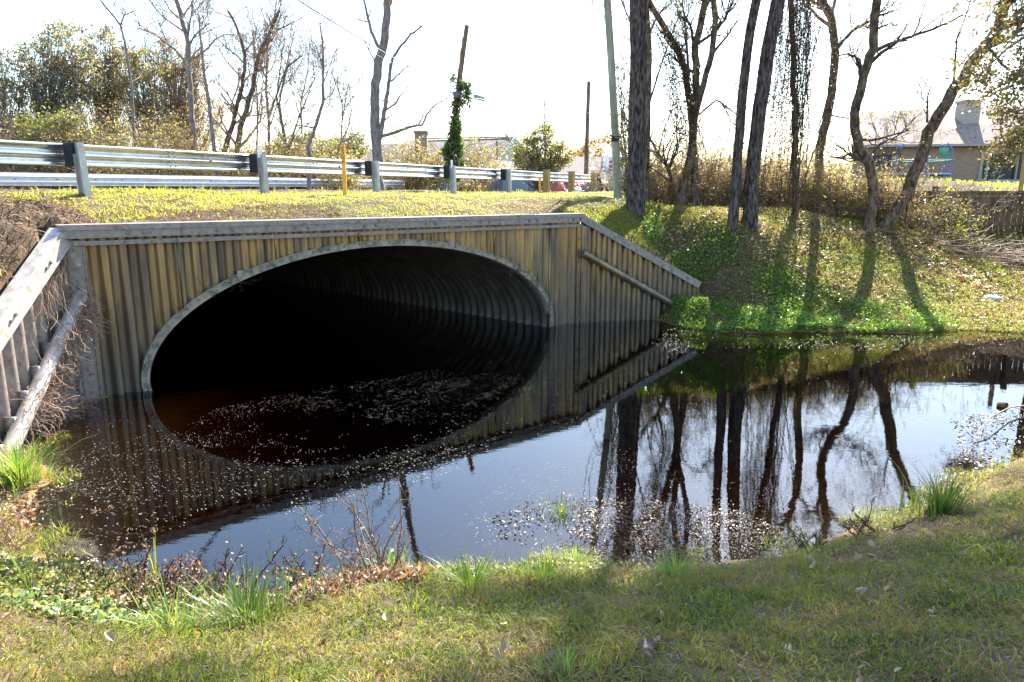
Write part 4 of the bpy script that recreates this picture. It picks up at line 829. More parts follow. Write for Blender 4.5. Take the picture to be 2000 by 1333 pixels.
# ridge runs away to the left, gable end faces right
slab(g, [(xb-3, Y2-4, zer), (pxh(950, 330)[0], Y2-4, zer), (xa, Y2, zr2), (pxh(900, 278)[0]-4, Y2+1.5, zr2-.1)]); slab(g, [(pxh(900, 278)[0]-4, Y2+1.5, zr2-.1), (xa, Y2, zr2), (xa+2.7, Y2+4.5, zer), (xb, Y2+6, zer)])
build('roof', g, M['paleroof'], h2, smooth=False)
g = Geo(); a_ = A3(pxh(956, 330)[0], Y2-3.8, 0); b2_ = A3(xa+2.5, Y2+4.3, 0); g.add([(a_[0], a_[1], z0-.5), (b2_[0], b2_[1], z0-.5), (b2_[0], b2_[1], zer), (xa-.05, Y2, zr2-.12), (a_[0], a_[1], zer)], [[0, 1, 2, 3, 4]]); wallg(g, (xb, Y2-3.7), (a_[0], a_[1]), z0-.5, zer); wallg(g, (xb, Y2+5.9), (b2_[0], b2_[1]), z0-.5, zer); wallg(g, (xb, Y2-3.7), (xb, Y2+5.9), z0-.5, zer)
build('wall', g, M['blue'], h2, smooth=False)
g = Geo(); g.beam((pxh(950, 330)[0]+.15, Y2-4.1, zer-.05), (xa+.12, Y2-.1, zr2-.05), .06, .22); g.beam((xa+.12, Y2-.1, zr2-.05), (xa+2.8, Y2+4.4, zer-.05), .06, .22); build('bargeboard', g, M['blue'], h2, smooth=False)
g = Geo(); g.beam((pxh(900, 278)[0]-3, Y2+1.4, zr2+.08), (xa, Y2-.0, zr2+.1), .25, .08); build('ridge_cap', g, M['roof'], h2, smooth=False)
g = Geo(); w_ = A3(pxh(972, 300)[0], Y2-2.4, pxh(972, 305)[2]); g.box(w_+A3(0, -.2, 0), (.12, .12, 1.6)); g.path(w_+np.array([[0.6, -.2, 1.2], [1.1, -.2, .5], [1.9, -.2, .6], [2.5, -.1, 1.6]]), .05, 5); build('cable_drop', g, M['bolt'], h2)
# shed in front of it
Y3 = 43.0; sh = thing('garden_shed', (py(985, 372, Y3)[0], Y3, 2.2), 'small low shed with a light shingle roof in front of the blue house', 'shed')
def q3(x, y, dy=0): return py(x, y, Y3+dy)
g = Geo(); rd = q3(950, 312); slab(g, [q3(925, 336, -1.2), q3(1032, 331, -1.2), q3(1010, 318, 1.2), q3(950, 312, 1.2)], .08); slab(g, [q3(925, 336, -1.2), q3(950, 312, 1.2), q3(930, 325, 2.5), q3(905, 338, 1)], .08); build('roof', g, M['paleroof'], sh, smooth=False)
g = Geo(); a_ = q3(930, 338, -1); b2_ = q3(1028, 334, -1); wallg(g, a_[:2], b2_[:2], 2.2, a_[2]-.03); c3 = q3(1008, 330, 1); wallg(g, b2_[:2], c3[:2], 2.2, a_[2]-.03); wallg(g, a_[:2], q3(930, 338, 1.5)[:2], 2.2, a_[2]-.03); build('wall', g, M['blue'], sh, smooth=False)
g = Geo(); g.beam(q3(925, 337.5, -1.26), q3(1034, 333, -1.26), .1, .16); build('fascia', g, M['siding'], sh, smooth=False)
# hipped house behind the shrubs, far roof on the right
def hip_house(name, label, x0, x1, xr0, xr1, yr, ye, Y, wall, chim=None, roofm=None):
    z0 = 2.0; a = py(x0, ye, Y-4); b = py(x1, ye, Y-4); r0 = py(xr0, yr, Y); r1 = py(xr1, yr, Y); o = thing(name, ((a[0]+b[0])/2, Y, z0), label, 'house'); g = Geo()
    z = a[2]; w0, w1 = a[0], b[0]; slab(g, [(w0, Y-4, z), (w1, Y-4, z), r1, r0]); g.add([(w0, Y-4, z), r0, (w0, Y+4, z)], [[0, 1, 2]]); g.add([(w1, Y-4, z), (w1, Y+4, z), r1], [[0, 1, 2]]); slab(g, [r0, r1, (w1, Y+4, z), (w0, Y+4, z)]); rf_ = build('roof', g, roofm or M['paleroof'], o, smooth=False)
    if chim: q = py(chim[0], chim[1], Y-1); g = Geo(); g.box(q-A3(0, 0, .7), (.8, .8, 1.9)); g.box(q+A3(0, 0, .3), (.95, .95, .14)); build('chimney', g, M['brick'], rf_, smooth=False)
    g = Geo(); wallg(g, (w0+.4, Y-3.6), (w1-.4, Y-3.6), z0-.5, z-.02); wallg(g, (w0+.4, Y-3.6), (w0+.4, Y+3.6), z0-.5, z-.02); wallg(g, (w1-.4, Y-3.6), (w1-.4, Y+3.6), z0-.5, z-.02); wallg(g, (w0+.4, Y+3.6), (w1-.4, Y+3.6), z0-.5, z-.02); build('wall', g, wall, o, smooth=False)
    for f in (.2, .45, .75):
        g = Geo(); xx = w0+(w1-w0)*f; g.box((xx, Y-3.74, z-1.3), (1.4, .06, 1.3)); wn_ = build('window', g, M['siding'], o, smooth=False); g = Geo(); g.box((xx, Y-3.78, z-1.3), (1.2, .04, 1.1)); build('pane', g, M['glassd'], wn_, smooth=False)
    return o
hip_house('hipped_house', 'house with a grey brown hipped roof behind the twin trunk bare tree', 668, 905, 738, 850, 283, 345, 50, M['brick'], (823, 268), M['paleroof'])
hip_house('far_house', 'brick house with a wide pale tan roof behind the palm', 1050, 1290, 1095, 1250, 308, 352, 60, M['brick'])

# ------------------------------------------------------------------ things beyond the grass
Yp = 36.0; p = py(1166, 372, Yp); z = zt1(p[0], p[1]); pa = thing('sago_palm', (p[0], p[1], z), 'bushy low palm with orange tinged fronds beside the white van', 'palm'); rng = R(70)
g = Geo(); g.path(np.array([p*A3(1, 1, 0)+A3(0, 0, z-.1), A3(p[0], p[1], z+.35), A3(p[0], p[1], z+.62)]), [.18, .2, .12], 9)
for k in range(60): a = rng.uniform(0, 6.28); h = z+rng.uniform(.0, .6); g.box(A3(p[0]+.19*math.cos(a), p[1]+.19*math.sin(a), h), (.08, .06, .10), (math.cos(a), math.sin(a), .5))
build('trunk', g, M['bark'], pa); g = Geo()
for k in range(54):
    a = rng.uniform(0, 6.28); e = rng.uniform(-.1, 1.3); W = wig(rng, A3(p[0], p[1], z+.6), A3(math.cos(a)*math.cos(e), math.sin(a)*math.cos(e), math.sin(e)), rng.uniform(.55, .85), 8, .05, -.13); g.path(W, .01, 3, 0)
    for q in np.linspace(.15, .99, 22):
        c_, d = along(W, q); sdv = nrm(np.cross(d, A3(0, 0, 1)))
        for sg_ in (-1, 1):
            e1 = c_+(sdv*sg_*.8+d*.6)*.17*(1.2-q*.7); g.add([c_, c_+d*.02, e1], [[0, 1, 2]], 1 if k % 3 else 2)
build('fronds', g, [M['twig'], mleaf('palm_green', G((.09, .10, .03), (.16, .15, .04)), .3), mleaf('palm_orange', G((.40, .16, .04), (.50, .24, .05)), .3)], pa)
# van
Yv = 42.0; p = py(1188, 372, Yv); vx = p[0]; z = zt1(vx+.9, Yv); van = thing('white_van', (vx+.95, Yv+2.5, z), 'white van parked behind the pale leaning pole, one tall red tail light showing', 'van')
g = Geo(); prof = [(0, .42), (0, 1.2), (.08, 1.95), (.3, 2.08), (3.4, 2.08), (3.9, 1.75), (4.5, 1.2), (5.1, 1.05), (5.2, .45)]; n = len(prof)
L_ = [A3(vx, Yv+a, z+b) for a, b in prof]; R_ = [A3(vx+1.9, Yv+a, z+b) for a, b in prof]; g.add(L_+R_, [[i, (i+1) % n, n+(i+1) % n, n+i] for i in range(n)]); g.add(L_, [list(range(n))]); g.add(R_, [list(range(n))[::-1]]); build('body', g, M['white'], van, smooth=False)
g = Geo(); g.box((vx+.95, Yv-.01, z+1.55), (1.3, .03, .5)); build('rear_window', g, M['glassd'], van, smooth=False); g = Geo(); g.box((vx-.005, Yv+3.3, z+1.6), (.02, .9, .45)); build('side_window', g, M['glassd'], van, smooth=False)
for xx in (.10, 1.80):
    g = Geo(); g.box((vx+xx, Yv-.02, z+1.42), (.14, .05, .62)); tl_ = build('tail_light', g, M['taillight'], van, smooth=False); g = Geo(); g.box((vx+xx, Yv-.05, z+1.53), (.09, .02, .13)); g.box((vx+xx, Yv-.05, z+1.28), (.09, .02, .10)); build('clear_lens', g, M['white'], tl_, smooth=False)
g = Geo(); g.box((vx+.95, Yv-.08, z+.45), (1.85, .16, .2)); build('bumper', g, M['galvpost'], van, smooth=False)
for xx in (.08, 1.82):
    for yy in (1.0, 4.2):
        g = Geo(); g.path([(vx+xx-.1, Yv+yy, z+.34), (vx+xx+.1, Yv+yy, z+.34)], .34, 18); w_ = build('wheel', g, M['rubber'], van); g = Geo(); g.path([(vx+xx-.115, Yv+yy, z+.34), (vx+xx+.115, Yv+yy, z+.34)], .2, 14); build('rim', g, M['galv'], w_)
g = Geo(); g.box((vx+.42, Yv-.25, z+.75), (.35, .12, .3)); g.path([(vx+.42, Yv-.25, z+.75), (vx+.7, Yv-.1, z+.6)], .04, 6); build('tow_mirror', g, M['rubber'], van)
# red tarpaulin heap, boat like trailer, grey crate
def heap(name, label, cat, x0, x1, yt, Y, m, seed, dep=1.2, z0=None, pw=1.0):
    rng = R(seed); a = py(x0, 372, Y)[0]; b = py(x1, 372, Y)[0]; z = zt1((a+b)/2, Y); h = py(x0, yt, Y)[2]-z; U, W = np.meshgrid(np.linspace(0, 1, 26), np.linspace(0, 1, 14)); hh = (np.sin(np.pi*U)**.45)*(np.sin(np.pi*W)**.6)*h*(.6+.55*vnoise(U*5+seed, W*4, seed))
    V = np.stack([a+(b-a)*U, Y+(W-.5)*dep, z-.03+hh+.05*vnoise(U*14, W*9, 2)], -1).reshape(-1, 3); i = np.arange(13)[:, None]*26+np.arange(25)[None]; g = Geo(); g.add(V, np.stack([i, i+1, i+27, i+26], -1).reshape(-1, 4)); tag(build(name, g, m, loc=((a+b)/2, Y, z), smooth=False), label, cat)
heap('red_tarpaulin', 'crumpled red tarpaulin heaped between the wooden end posts', 'tarpaulin', 1076, 1106, 352, 37, M['red'], 3)
heap('red_tarpaulin', 'peaked red tarpaulin next to the dark brown pole', 'tarpaulin', 1108, 1146, 344, 38.5, M['red'], 5, 1.6)
heap('white_sheet', 'low white plastic sheet on the ground below the peaked red tarpaulin', 'plastic sheet', 1106, 1142, 362, 36.5, M['white'], 6, 1.0)
p = py(1153, 372, 35.5); z = zt1(p[0], p[1]); cr_ = thing('wooden_crate', (p[0], p[1], z), 'open grey wooden crate at the foot of the dark brown pole', 'crate'); g = Geo()
for k in range(4): g.box((p[0], p[1]-.35, z+.05+k*.1), (.82, .03, .092)); g.box((p[0], p[1]+.35, z+.05+k*.1), (.82, .03, .092)); g.box((p[0]-.4, p[1], z+.05+k*.1), (.03, .7, .092)); g.box((p[0]+.4, p[1], z+.05+k*.1), (.03, .7, .092))
build('side_boards', g, M['greyfence'], cr_, smooth=False); g = Geo(); g.beam((p[0]+.3, p[1]-.42, z), (p[0]+.55, p[1]-.38, z+.42), .05, .03); build('loose_slat', g, M['newwood'], cr_, smooth=False)
# trampoline with blue poles and green band
Yt = 43.5; c_ = py(1795, 355, Yt); z = zt1(c_[0], c_[1]); tr_ = thing('trampoline', (c_[0], c_[1], z), 'round trampoline with curved blue poles and green straps on the lawn of the brick house', 'trampoline'); rt = 1.55
a = np.linspace(0, 2*np.pi, 33); g = Geo(); g.path(np.stack([c_[0]+rt*np.cos(a), c_[1]+rt*np.sin(a), z+.55+0*a], 1), .07, 6); build('frame_pad', g, M['tblue'], tr_)
g = Geo(); n = 32; v = [(c_[0]+rt*.95*math.cos(q), c_[1]+rt*.95*math.sin(q), z+.55) for q in a[:-1]]+[(c_[0], c_[1], z+.53)]; g.add(v, [[i, (i+1) % n, n] for i in range(n)]); build('jumping_mat', g, M['glassd'], tr_)
for k in range(6):
    q = k*math.pi/3+.2; g = Geo(); e = A3(math.cos(q), math.sin(q), 0); b_ = A3(c_[0], c_[1], z)+e*rt; g.path([b_, b_+A3(0, 0, .55), b_+e*.12+A3(0, 0, 1.2), b_+e*.05+A3(0, 0, 1.9), b_-e*.25+A3(0, 0, 2.3)], .04, 8); build('pole', g, M['tblue'], tr_)
g = Geo(); g.path(np.stack([c_[0]+rt*1.05*np.cos(a), c_[1]+rt*1.05*np.sin(a), z+1.35+0*a], 1), .035, 5); g.box((c_[0]+.35, c_[1]-rt*1.0, z+1.8), (.5, .03, .45)); build('strap', g, M['tgreen'], tr_)
# playset post frame behind the leaning tree
p = py(1713, 330, 42); z = zt1(p[0], p[1]); ps = thing('swing_frame', (p[0], p[1], z), 'dark wooden beam frame on the lawn behind the twisted tree', 'swing frame'); g = Geo(); zb = py(1713, 297, 42)[2]; g.beam((py(1690, 300, 42)[0], 42, zb), (py(1758, 300, 42)[0], 42, zb), .15, .3); build('beam', g, M['fence'], ps, smooth=False)
for x in (1692, 1757): g = Geo(); xx = py(x, 330, 42)[0]; g.box((xx, 42, (zb+z)/2-.1), (.14, .14, zb-z)); build('post', g, M['fence'], ps, smooth=False)
p = py(1993, 372, 22.0); z = zt1(p[0], p[1]); g = Geo(); g.box((p[0], p[1], z+.7), (.09, .09, 1.6)); g.box((p[0]+.05, p[1]-.03, z+.9), (.02, .03, 1.1)); tag(build('wooden_post', g, M['newwood'], loc=(p[0], p[1], z), smooth=False), 'single light wooden post standing behind the fence in front of the dark porch', 'post')

# ------------------------------------------------------------------ woods beyond the road
GR = 'evergreen trees beyond the road'
lobes_tree('evergreen_tree', 'evergreen tree cut by the left edge of the photo beyond the road', 'tree', 10, [(10, 140, 42, 48), (0, 220, 60, 60), (40, 270, 50, 40)], 30, M['greyever'], 81, 5200, .13, group=GR)
lobes_tree('evergreen_tree', 'dark green tree, tallest crown of the wood beyond the road at left', 'tree', 110, [(130, 95, 55, 50), (75, 120, 38, 42), (110, 170, 70, 45), (90, 235, 60, 50), (160, 150, 45, 50)], 31, [M['greyever'], M['evergreen'], M['greyever']], 82, 11000, .13, group=GR)
lobes_tree('evergreen_tree', 'grey green domed tree between the tallest crown and the rusty one', 'tree', 215, [(205, 95, 42, 42), (235, 130, 35, 45), (200, 165, 50, 45), (225, 225, 45, 50)], 33, M['greyever'], 83, 6500, .13, group=GR)
lobes_tree('evergreen_tree', 'olive domed tree with yellow leaves low down, right of the grey green domed one', 'tree', 280, [(285, 125, 35, 35), (270, 180, 42, 40), (300, 230, 38, 45)], 32, [M['greyever'], M['greyever'], M['yellow']], 84, 5000, .13, group=GR)
lobes_tree('evergreen_tree', 'rusty brown leaved tree behind the bare trees at left', 'tree', 355, [(345, 115, 38, 42), (385, 140, 30, 40), (350, 190, 52, 50), (400, 235, 45, 45), (345, 260, 40, 45)], 34, [M['rust'], M['greyever'], M['rust']], 85, 7800, .13, group=GR)
lobes_tree('evergreen_bush', 'big glossy dark green bush low in the wood at left', 'bush', 110, [(120, 262, 75, 40), (60, 300, 60, 35), (190, 285, 50, 35)], 28, [M['evergreen'], M['evergreen'], M['midgreen']], 86, 12000, .12, tr=.08)
for k, (x, yt, w_, lab, ls, n) in enumerate([(20, 170, 3.2, 'brown twiggy brush with drooping stems at the left edge', [M['rust'], M['greyever']], 1500), (110, 215, 3.2, 'mixed green brush just behind the near rail, under the glossy dark bush', [M['midgreen'], M['rust']], 2400), (195, 205, 3.0, 'green and yellow brush behind the guardrail post nearest the left edge', [M['midgreen'], M['yellow'], M['rust']], 2500), (265, 200, 3.0, 'yellow leaved brush under the olive domed tree', [M['yellow'], M['rust'], M['greyever']], 2600),
        (335, 215, 3.0, 'brown and yellow brush under the rusty leaved tree', [M['rust'], M['yellow'], M['midgreen']], 2300), (410, 225, 3.0, 'brown brush at the foot of the bare tree cluster', [M['rust'], M['rust'], M['yellow']], 2100), (480, 245, 3.0, 'brown brush between the bare trees left of the second guardrail post', [M['rust'], M['yellow']], 1900), (545, 245, 2.8, 'reddish brown brush just right of the second guardrail post', [M['rust'], M['rust'], M['midgreen']], 2000), (620, 258, 2.8, 'green and brown rounded brush left of the tall marker stake', [M['midgreen'], M['rust'], M['yellow']], 2600)]):
    shrub('brush', lab, x, yt, 27+(k % 3)*.7, w_, 90+k, ls, int(n*2.0), .09, 110, M['twig'], group=None, dep=1.0, wob=.45, r=.018)
lobes_tree('evergreen_bush', 'rounded green bush behind the tall marker stake', 'bush', 610, [(600, 290, 32, 28), (648, 300, 30, 26), (560, 290, 30, 25)], 31, [M['midgreen'], M['greyever']], 87, 4200, .12, tr=.06)
BG = 'bare trees beyond the road'
def bare(label, limbs, Y, seed, n=8, L=2.2, bark=None, nl=0, leaf=None, lo=.3, ext=0, **k):
    return tree('bare_tree', label, 'tree', limbs, Y, bark or M['bark'], seed, n, L, 2, leaf, nl, .09, .15, tw=M['twig'], rmin=.006, group=BG, lo=lo, ext=ext, **k)
bare('very thin bare tree rising highest at the left with a Y fork', [([(262, 372), (262, 280), (258, 180), (245, 90), (235, 48), (212, 20), (192, -5)], .07, .03), ([(235, 50), (243, 30), (262, 22)], .03, .015)], 27, 101, 5, 1.2, M['palebark'], lo=.55)
bare('leafless tree with a broad spray of twigs above the rusty leaved tree', [([(385, 372), (376, 250), (370, 150), (367, 80), (355, 30), (340, -10)], .11, .05), ([(368, 90), (385, 65), (410, 45)], .04, .02), ([(370, 130), (345, 100), (300, 65), (270, 55)], .05, .02), ([(367, 70), (375, 20), (372, -10)], .04, .02), ([(325, 80), (312, 50), (305, 20)], .03, .01)], 28, 102, 11, 2.0, M['palebark'], 300, M['yellow'], ext=1)
bare('pale thin bare trunk leaning left, crossing the rail between the first and second post', [([(432, 385), (420, 300), (411, 220), (400, 150), (392, 80), (388, 30)], .085, .03)], 25.5, 103, 8, 1.4, M['palebark'], lo=.5)
bare('bare tree with two dark leaning trunks left of the second guardrail post', [([(428, 372), (440, 290), (455, 240), (475, 160), (480, 110), (462, 50), (445, 20)], .12, .04), ([(450, 372), (470, 250), (492, 180), (505, 110), (530, 60), (545, 20)], .13, .05), ([(530, 65), (560, 50), (590, 35)], .035, .012), ([(498, 140), (520, 130)], .03, .01)], 28, 104, 12, 2.2, M['bark'], 250, M['yellow'], lo=.3)
bare('slim bare tree directly behind the second guardrail post', [([(523, 372), (525, 250), (520, 170), (523, 100), (518, 40)], .08, .025), ([(525, 230), (560, 130), (575, 60)], .05, .015), ([(523, 160), (500, 110), (492, 60)], .04, .015)], 29, 105, 12, 1.9, M['palebark'], 0)
bare('low forking bare tree with curving stems to the right of the second guardrail post', [([(566, 372), (560, 290), (545, 200), (560, 130), (590, 110)], .06, .02), ([(562, 300), (580, 240), (600, 190), (615, 150)], .04, .015), ([(555, 270), (540, 190), (548, 130), (552, 90)], .04, .015), ([(560, 290), (590, 245), (620, 235)], .03, .01)], 27.5, 106, 10, 1.6, M['bark'], 0)
bare('single snaking bare trunk standing clear against the sky', [([(604, 372), (605, 300), (600, 290), (618, 245), (631, 200), (631, 150), (632, 105), (626, 60), (624, 45)], .085, .025), ([(632, 140), (618, 90), (600, 72)], .025, .01), ([(631, 165), (655, 100), (662, 95)], .02, .008), ([(615, 250), (580, 245), (560, 285)], .03, .012)], 26, 107, 7, 1.0, M['palebark'], 0, lo=.5)
bare('low bare sapling with crooked twigs left of the twin trunk tree', [([(655, 372), (660, 290), (680, 250), (690, 200)], .05, .015), ([(665, 280), (700, 262), (718, 245)], .03, .01)], 29, 108, 8, 1.3, M['palebark'], 0)
bare('large bare tree with twin grey trunks standing clear beyond the third guardrail post', [([(739, 372), (736, 285), (732, 240), (734, 180), (738, 120), (750, 95), (755, 40), (757, -10)], .21, .08), ([(738, 285), (748, 235), (757, 180), (765, 120), (778, 95), (800, 70), (825, 50)], .10, .03), ([(745, 105), (725, 60), (713, 10), (708, -10)], .07, .035), ([(742, 268), (775, 258), (800, 248), (825, 245), (835, 222), (850, 205), (880, 190)], .07, .015), ([(763, 160), (795, 130), (828, 128)], .035, .012), ([(736, 130), (720, 95), (700, 60)], .035, .012), ([(745, 240), (765, 225), (790, 240), (796, 260)], .03, .01), ([(740, 195), (770, 200), (800, 220)], .025, .008), ([(722, 45), (690, 35), (665, 30)], .025, .008), ([(735, 210), (715, 200), (700, 185)], .025, .008)], 27, 109, 6, 1.2, M['palebark'], 0, lo=.5, ext=1)
for k, (x, top, dx, lab) in enumerate([(300, 70, -18, 'faint bare tree between the thin Y forked tree and the broad spray of twigs'), (345, 40, 22, 'faint bare tree leaning right through the rusty leaved crown'), (505, 55, -10, 'faint bare tree behind the two dark leaning trunks'), (585, 85, 20, 'faint bare tree left of the snaking trunk'), (670, 150, -12, 'faint low bare tree right of the tall marker stake')]):
    bare(lab, [([(x, 372), (x+dx*.3, 280), (x+dx*.1, 200), (x+dx*.8, (top+200)/2), (x+dx, top)], .06, .02), ([(x+dx*.2, 240), (x-dx*.9, 160), (x-dx*1.2, top+50)], .035, .012), ([(x+dx*.1, 200), (x+dx*1.9, 140), (x+dx*2.2, top+45)], .03, .01)], 33+k*.5, 150+k, 13, 1.9, M['palebark'], 0)
for k, (x, yt, w_, lab, ls, n, Y) in enumerate([(712, 300, 1.6, 'thin low brush in front of the hipped roof', [M['yellow'], M['midgreen']], 350, 33), (790, 258, 2.6, 'leafy brush with pale twigs right of the twin trunk bare tree', [M['midgreen'], M['greyever'], M['rust']], 2700, 33), (845, 250, 2.4, 'tall twiggy brush just left of the ivy pole', [M['greyever'], M['midgreen'], M['rust']], 2500, 33), (922, 240, 1.9, 'light yellowish brush just right of the ivy pole', [M['midgreen'], M['yellow'], M['rust']], 1400, 34), (912, 350, 1.2, 'round leafy shrub at the near end of the grey board fence', [M['midgreen'], M['rust']], 1500, 37)]):
    shrub('brush', lab, x, yt, Y, w_, 120+k, ls, int(n*1.4), .12, 40, M['twig'], dep=.7, wob=.4, r=.016)
lobes_tree('evergreen_bush', 'large rounded bush with many upright stems in front of the blue house', 'bush', 1050, [(1025, 300, 28, 35), (1060, 290, 38, 45), (1090, 305, 24, 30), (1050, 330, 50, 20)], 38, [M['midgreen'], M['yellow'], M['evergreen'], M['greyever']], 88, 9500, .13, tr=.1)
bare('slender bare sapling growing up through the large rounded bush', [([(1062, 372), (1065, 280), (1064, 230), (1062, 175)], .07, .02), ([(1064, 260), (1075, 215), (1084, 190)], .03, .01)], 38.5, 110, 8, 1.4, M['palebark'], 0)
bare('faint bare tree behind the ridge of the blue house', [([(1000, 372), (985, 300), (990, 240), (992, 215)], .06, .02), ([(986, 280), (970, 245), (962, 232)], .03, .01)], 58, 111, 8, 2.0, M['palebark'], 0)
lobes_tree('distant_tree', 'tan autumn tree above the far tan roof', 'tree', 1172, [(1165, 290, 40, 22), (1200, 300, 40, 22), (1120, 300, 30, 20)], 75, M['rust'], 131, 3600, .28, tr=.2, clump=.8)
lobes_tree('distant_tree', 'dark distant tree line peak right of the tall marker stake', 'tree', 705, [(700, 285, 28, 18), (670, 292, 30, 20)], 80, M['evergreen'], 132, 3000, .3, tr=.2, clump=.8)
lobes_tree('leafy_sapling', 'leafy young tree with small green leaves between the pale pole and thickest pine', 'tree', 1222, [(1222, 230, 14, 60), (1216, 160, 16, 60), (1228, 320, 12, 30)], 19.5, [M['midgreen'], M['greyever']], 133, 1100, .07, tr=.03, clump=.3)

# distant wood mass that closes the horizon, read as one band of foliage
rng = R(140); g = Geo(); N = 52000; x = rng.uniform(-2.1, 2.1, N); Y = rng.uniform(92, 108, N); hgt = 2+3.8*vnoise(x*9, x*0, 4)+1.8*vnoise(x*31, x*0, 5); hgt = hgt*np.where(x < -.28, 1.5, .85); pt = np.stack([x*Y, Y, 1.5+hgt*rng.uniform(0, 1, N)**.8], 1); g.leaves(pt, .55, rng, 0); g2 = Geo()
tag(build('distant_wood', g, M['greyever']), kind='stuff')

# ------------------------------------------------------------------ grass, clover, leaves (nobody could count them)
def scatter(rng, n, x0, x1, y0, y1, dens=None):
    x = rng.uniform(x0, x1, n); y = rng.uniform(y0, y1, n)
    if dens is not None: k = rng.uniform(size=n) < dens(x, y); x, y = x[k], y[k]
    z = zt(x, y); return np.stack([x, y, z], 1)
def vis(p, m=.12):
    """keep the patch of ground a camera near here could see"""
    v = p[:, 1]*CT+(H-p[:, 2])*ST; return p[(np.abs(p[:, 0]) < v*1.02+1.8)]
rng = R(200)
p = scatter(rng, 760000, -7, 11.5, 1.4, 8.6); p = vis(p[p[:, 2] > .02]); keep = (rng.uniform(size=len(p)) < np.clip(.85-.08*p[:, 1], .2, 1)*np.clip(.15+(p[:, 2])*3.0, .1, 1)*np.clip(.25+1.3*vnoise(p[:, 0]*3.1, p[:, 1]*3.1, 51), .2, 1)); p = p[keep]
p = p[inside(p[:, 0], p[:, 1], NEAR_LAND)]
dk = vnoise(p[:, 0]*1.7, p[:, 1]*1.7, 21); g = Geo(); g.blades(p, .066*(.5+1.0*dk), .0062, 1.25, rng); tag(build('lawn_grass', g, M['lawn']), kind='stuff')
# flat dry thatch between the blades
p2 = scatter(rng, 170000, -6.5, 10, 1.6, 7.8); p2 = vis(p2[p2[:, 2] > .05]); p2 = p2[inside(p2[:, 0], p2[:, 1], NEAR_LAND)]; p2 = p2[rng.uniform(size=len(p2)) < np.clip(1.1*vnoise(p2[:, 0]*1.2+5, p2[:, 1]*1.2, 33), 0, 1)]
g = Geo(); g.leaves(p2+A3(0, 0, .012), .055, rng, 0, flat=.75, asp=.07); tag(build('dry_thatch', g, M['straw']), kind='stuff')
rng = R(201)
p = scatter(rng, 330000, -12, 9, 8.5, 34, lambda x, y: np.clip(13/y, .2, 1)**2); rd = (p[:, :2]-RP[:2])@RN[:2]; p = p[(rd < .95) & inside(p[:, 0], p[:, 1], BEHIND) & (p[:, 2] > 1.9)]; p = vis(p)
sw = (p-A)@D0; bw_ = (p-A)@N0; er = (bw_ < .5+.9*vnoise(sw*1.3, sw*0, 61)) & (sw < 3.9); em = np.hypot((p[:, 0]+6.6)/1.7, (p[:, 1]-8.7)/1.5) < .75+.5*vnoise(p[:, 0]*2, p[:, 1]*2, 63); p = p[~em | (rng.uniform(size=len(p)) < .12)]; sw = (p-A)@D0; bw_ = (p-A)@N0; er = (bw_ < .5+.9*vnoise(sw*1.3, sw*0, 61)) & (sw < 3.9); p = p[~er | (rng.uniform(size=len(p)) < np.clip(1.4*vnoise(p[:, 0]*4, p[:, 1]*4, 62)-.65, 0, 1))]
nd = vnoise(p[:, 0]*1.1, p[:, 1]*1.1, 22); hh = .040*(.5+1.0*nd)*np.where(p[:, 0] < -4.6, 1.7, 1); g = Geo(); g.blades(p, hh, .008+.0004*p[:, 1], 1.3, rng); tag(build('verge_grass', g, M['verge']), kind='stuff')
p = scatter(rng, 16000, -12, 12, 11, 30); rd = (p[:, :2]-RP[:2])@RN[:2]; p = p[(rd > .45) & (rd < 1.0)]; p = vis(p); g = Geo(); g.blades(p, .16, .012, .5, rng); tag(build('tall_edge_grass', g, M['verge']), kind='stuff')
p = scatter(rng, 60000, -25, 40, 20, 70); rd = (p[:, :2]-RP[:2])@RN[:2]; p = p[((rd > 8.2) | (p[:, 0] > 9)) & (p[:, 2] > 1)]; g = Geo(); g.blades(p, .14, .04, .6, rng); tag(build('yard_grass', g, M['verge']), kind='stuff')
rng = R(202)
p = scatter(rng, 370000, 1.0, 18.5, 13.2, 20.5); fs = np.interp(p[:, 0], far[:, 0], far[:, 1]); p = vis(p[(p[:, 2] > .0) & (p[:, 2] < 2.35) & (p[:, 1] > fs-.1)]); g = Geo()
kk = rng.uniform(size=len(p)) < np.clip(.35+1.1*vnoise(p[:, 0]*.9, p[:, 1]*.9, 24), .3, 1); p = p[kk]; g.blades(p, .075*(.5+.9*vnoise(p[:, 0]*1.3, p[:, 1]*1.3, 25)), .010, .9, rng); tag(build('bank_grass', g, M['bankgrass']), kind='stuff')
def clov(x, y):
    fs = np.interp(x, far[:, 0], far[:, 1]); d = y-fs; cx = np.clip(1-np.abs(x-5.6)/3.6, 0, 1); return np.clip(cx*1.6, 0, 1)*np.clip(1.35-d/(1.3+1.2*np.clip((7-x)/3.5, 0, 1)), 0, 1)*np.clip(-.25+2.0*vnoise(x*1.9, y*1.9, 26), 0, 1)
p = scatter(rng, 190000, 3.0, 10, 13.4, 17.8, clov); p = p[p[:, 2] > -.02]; p = vis(p); hh = rng.uniform(.01, .15, len(p))*(.3+vnoise(p[:, 0]*2.4, p[:, 1]*2.4, 27)); g = Geo(); g.leaves(p+np.stack([0*hh, 0*hh, hh], 1), .042, rng, 0, flat=.35, asp=.9); st_ = p[::6]; g.blades(st_, .16, .005, .3, rng); tag(build('clover_cover', g, M['clover']), kind='stuff')
p = scatter(rng, 34000, 3, 14, 13.2, 20, lambda x, y: np.clip(.1+1.3*vnoise(x*.8+3, y*.8, 28), 0, 1)**2); p = vis(p[p[:, 2] > .02]); g = Geo(); g.leaves6(p+A3(0, 0, .02), .075, rng, 0, flat=.7, asp=.6)
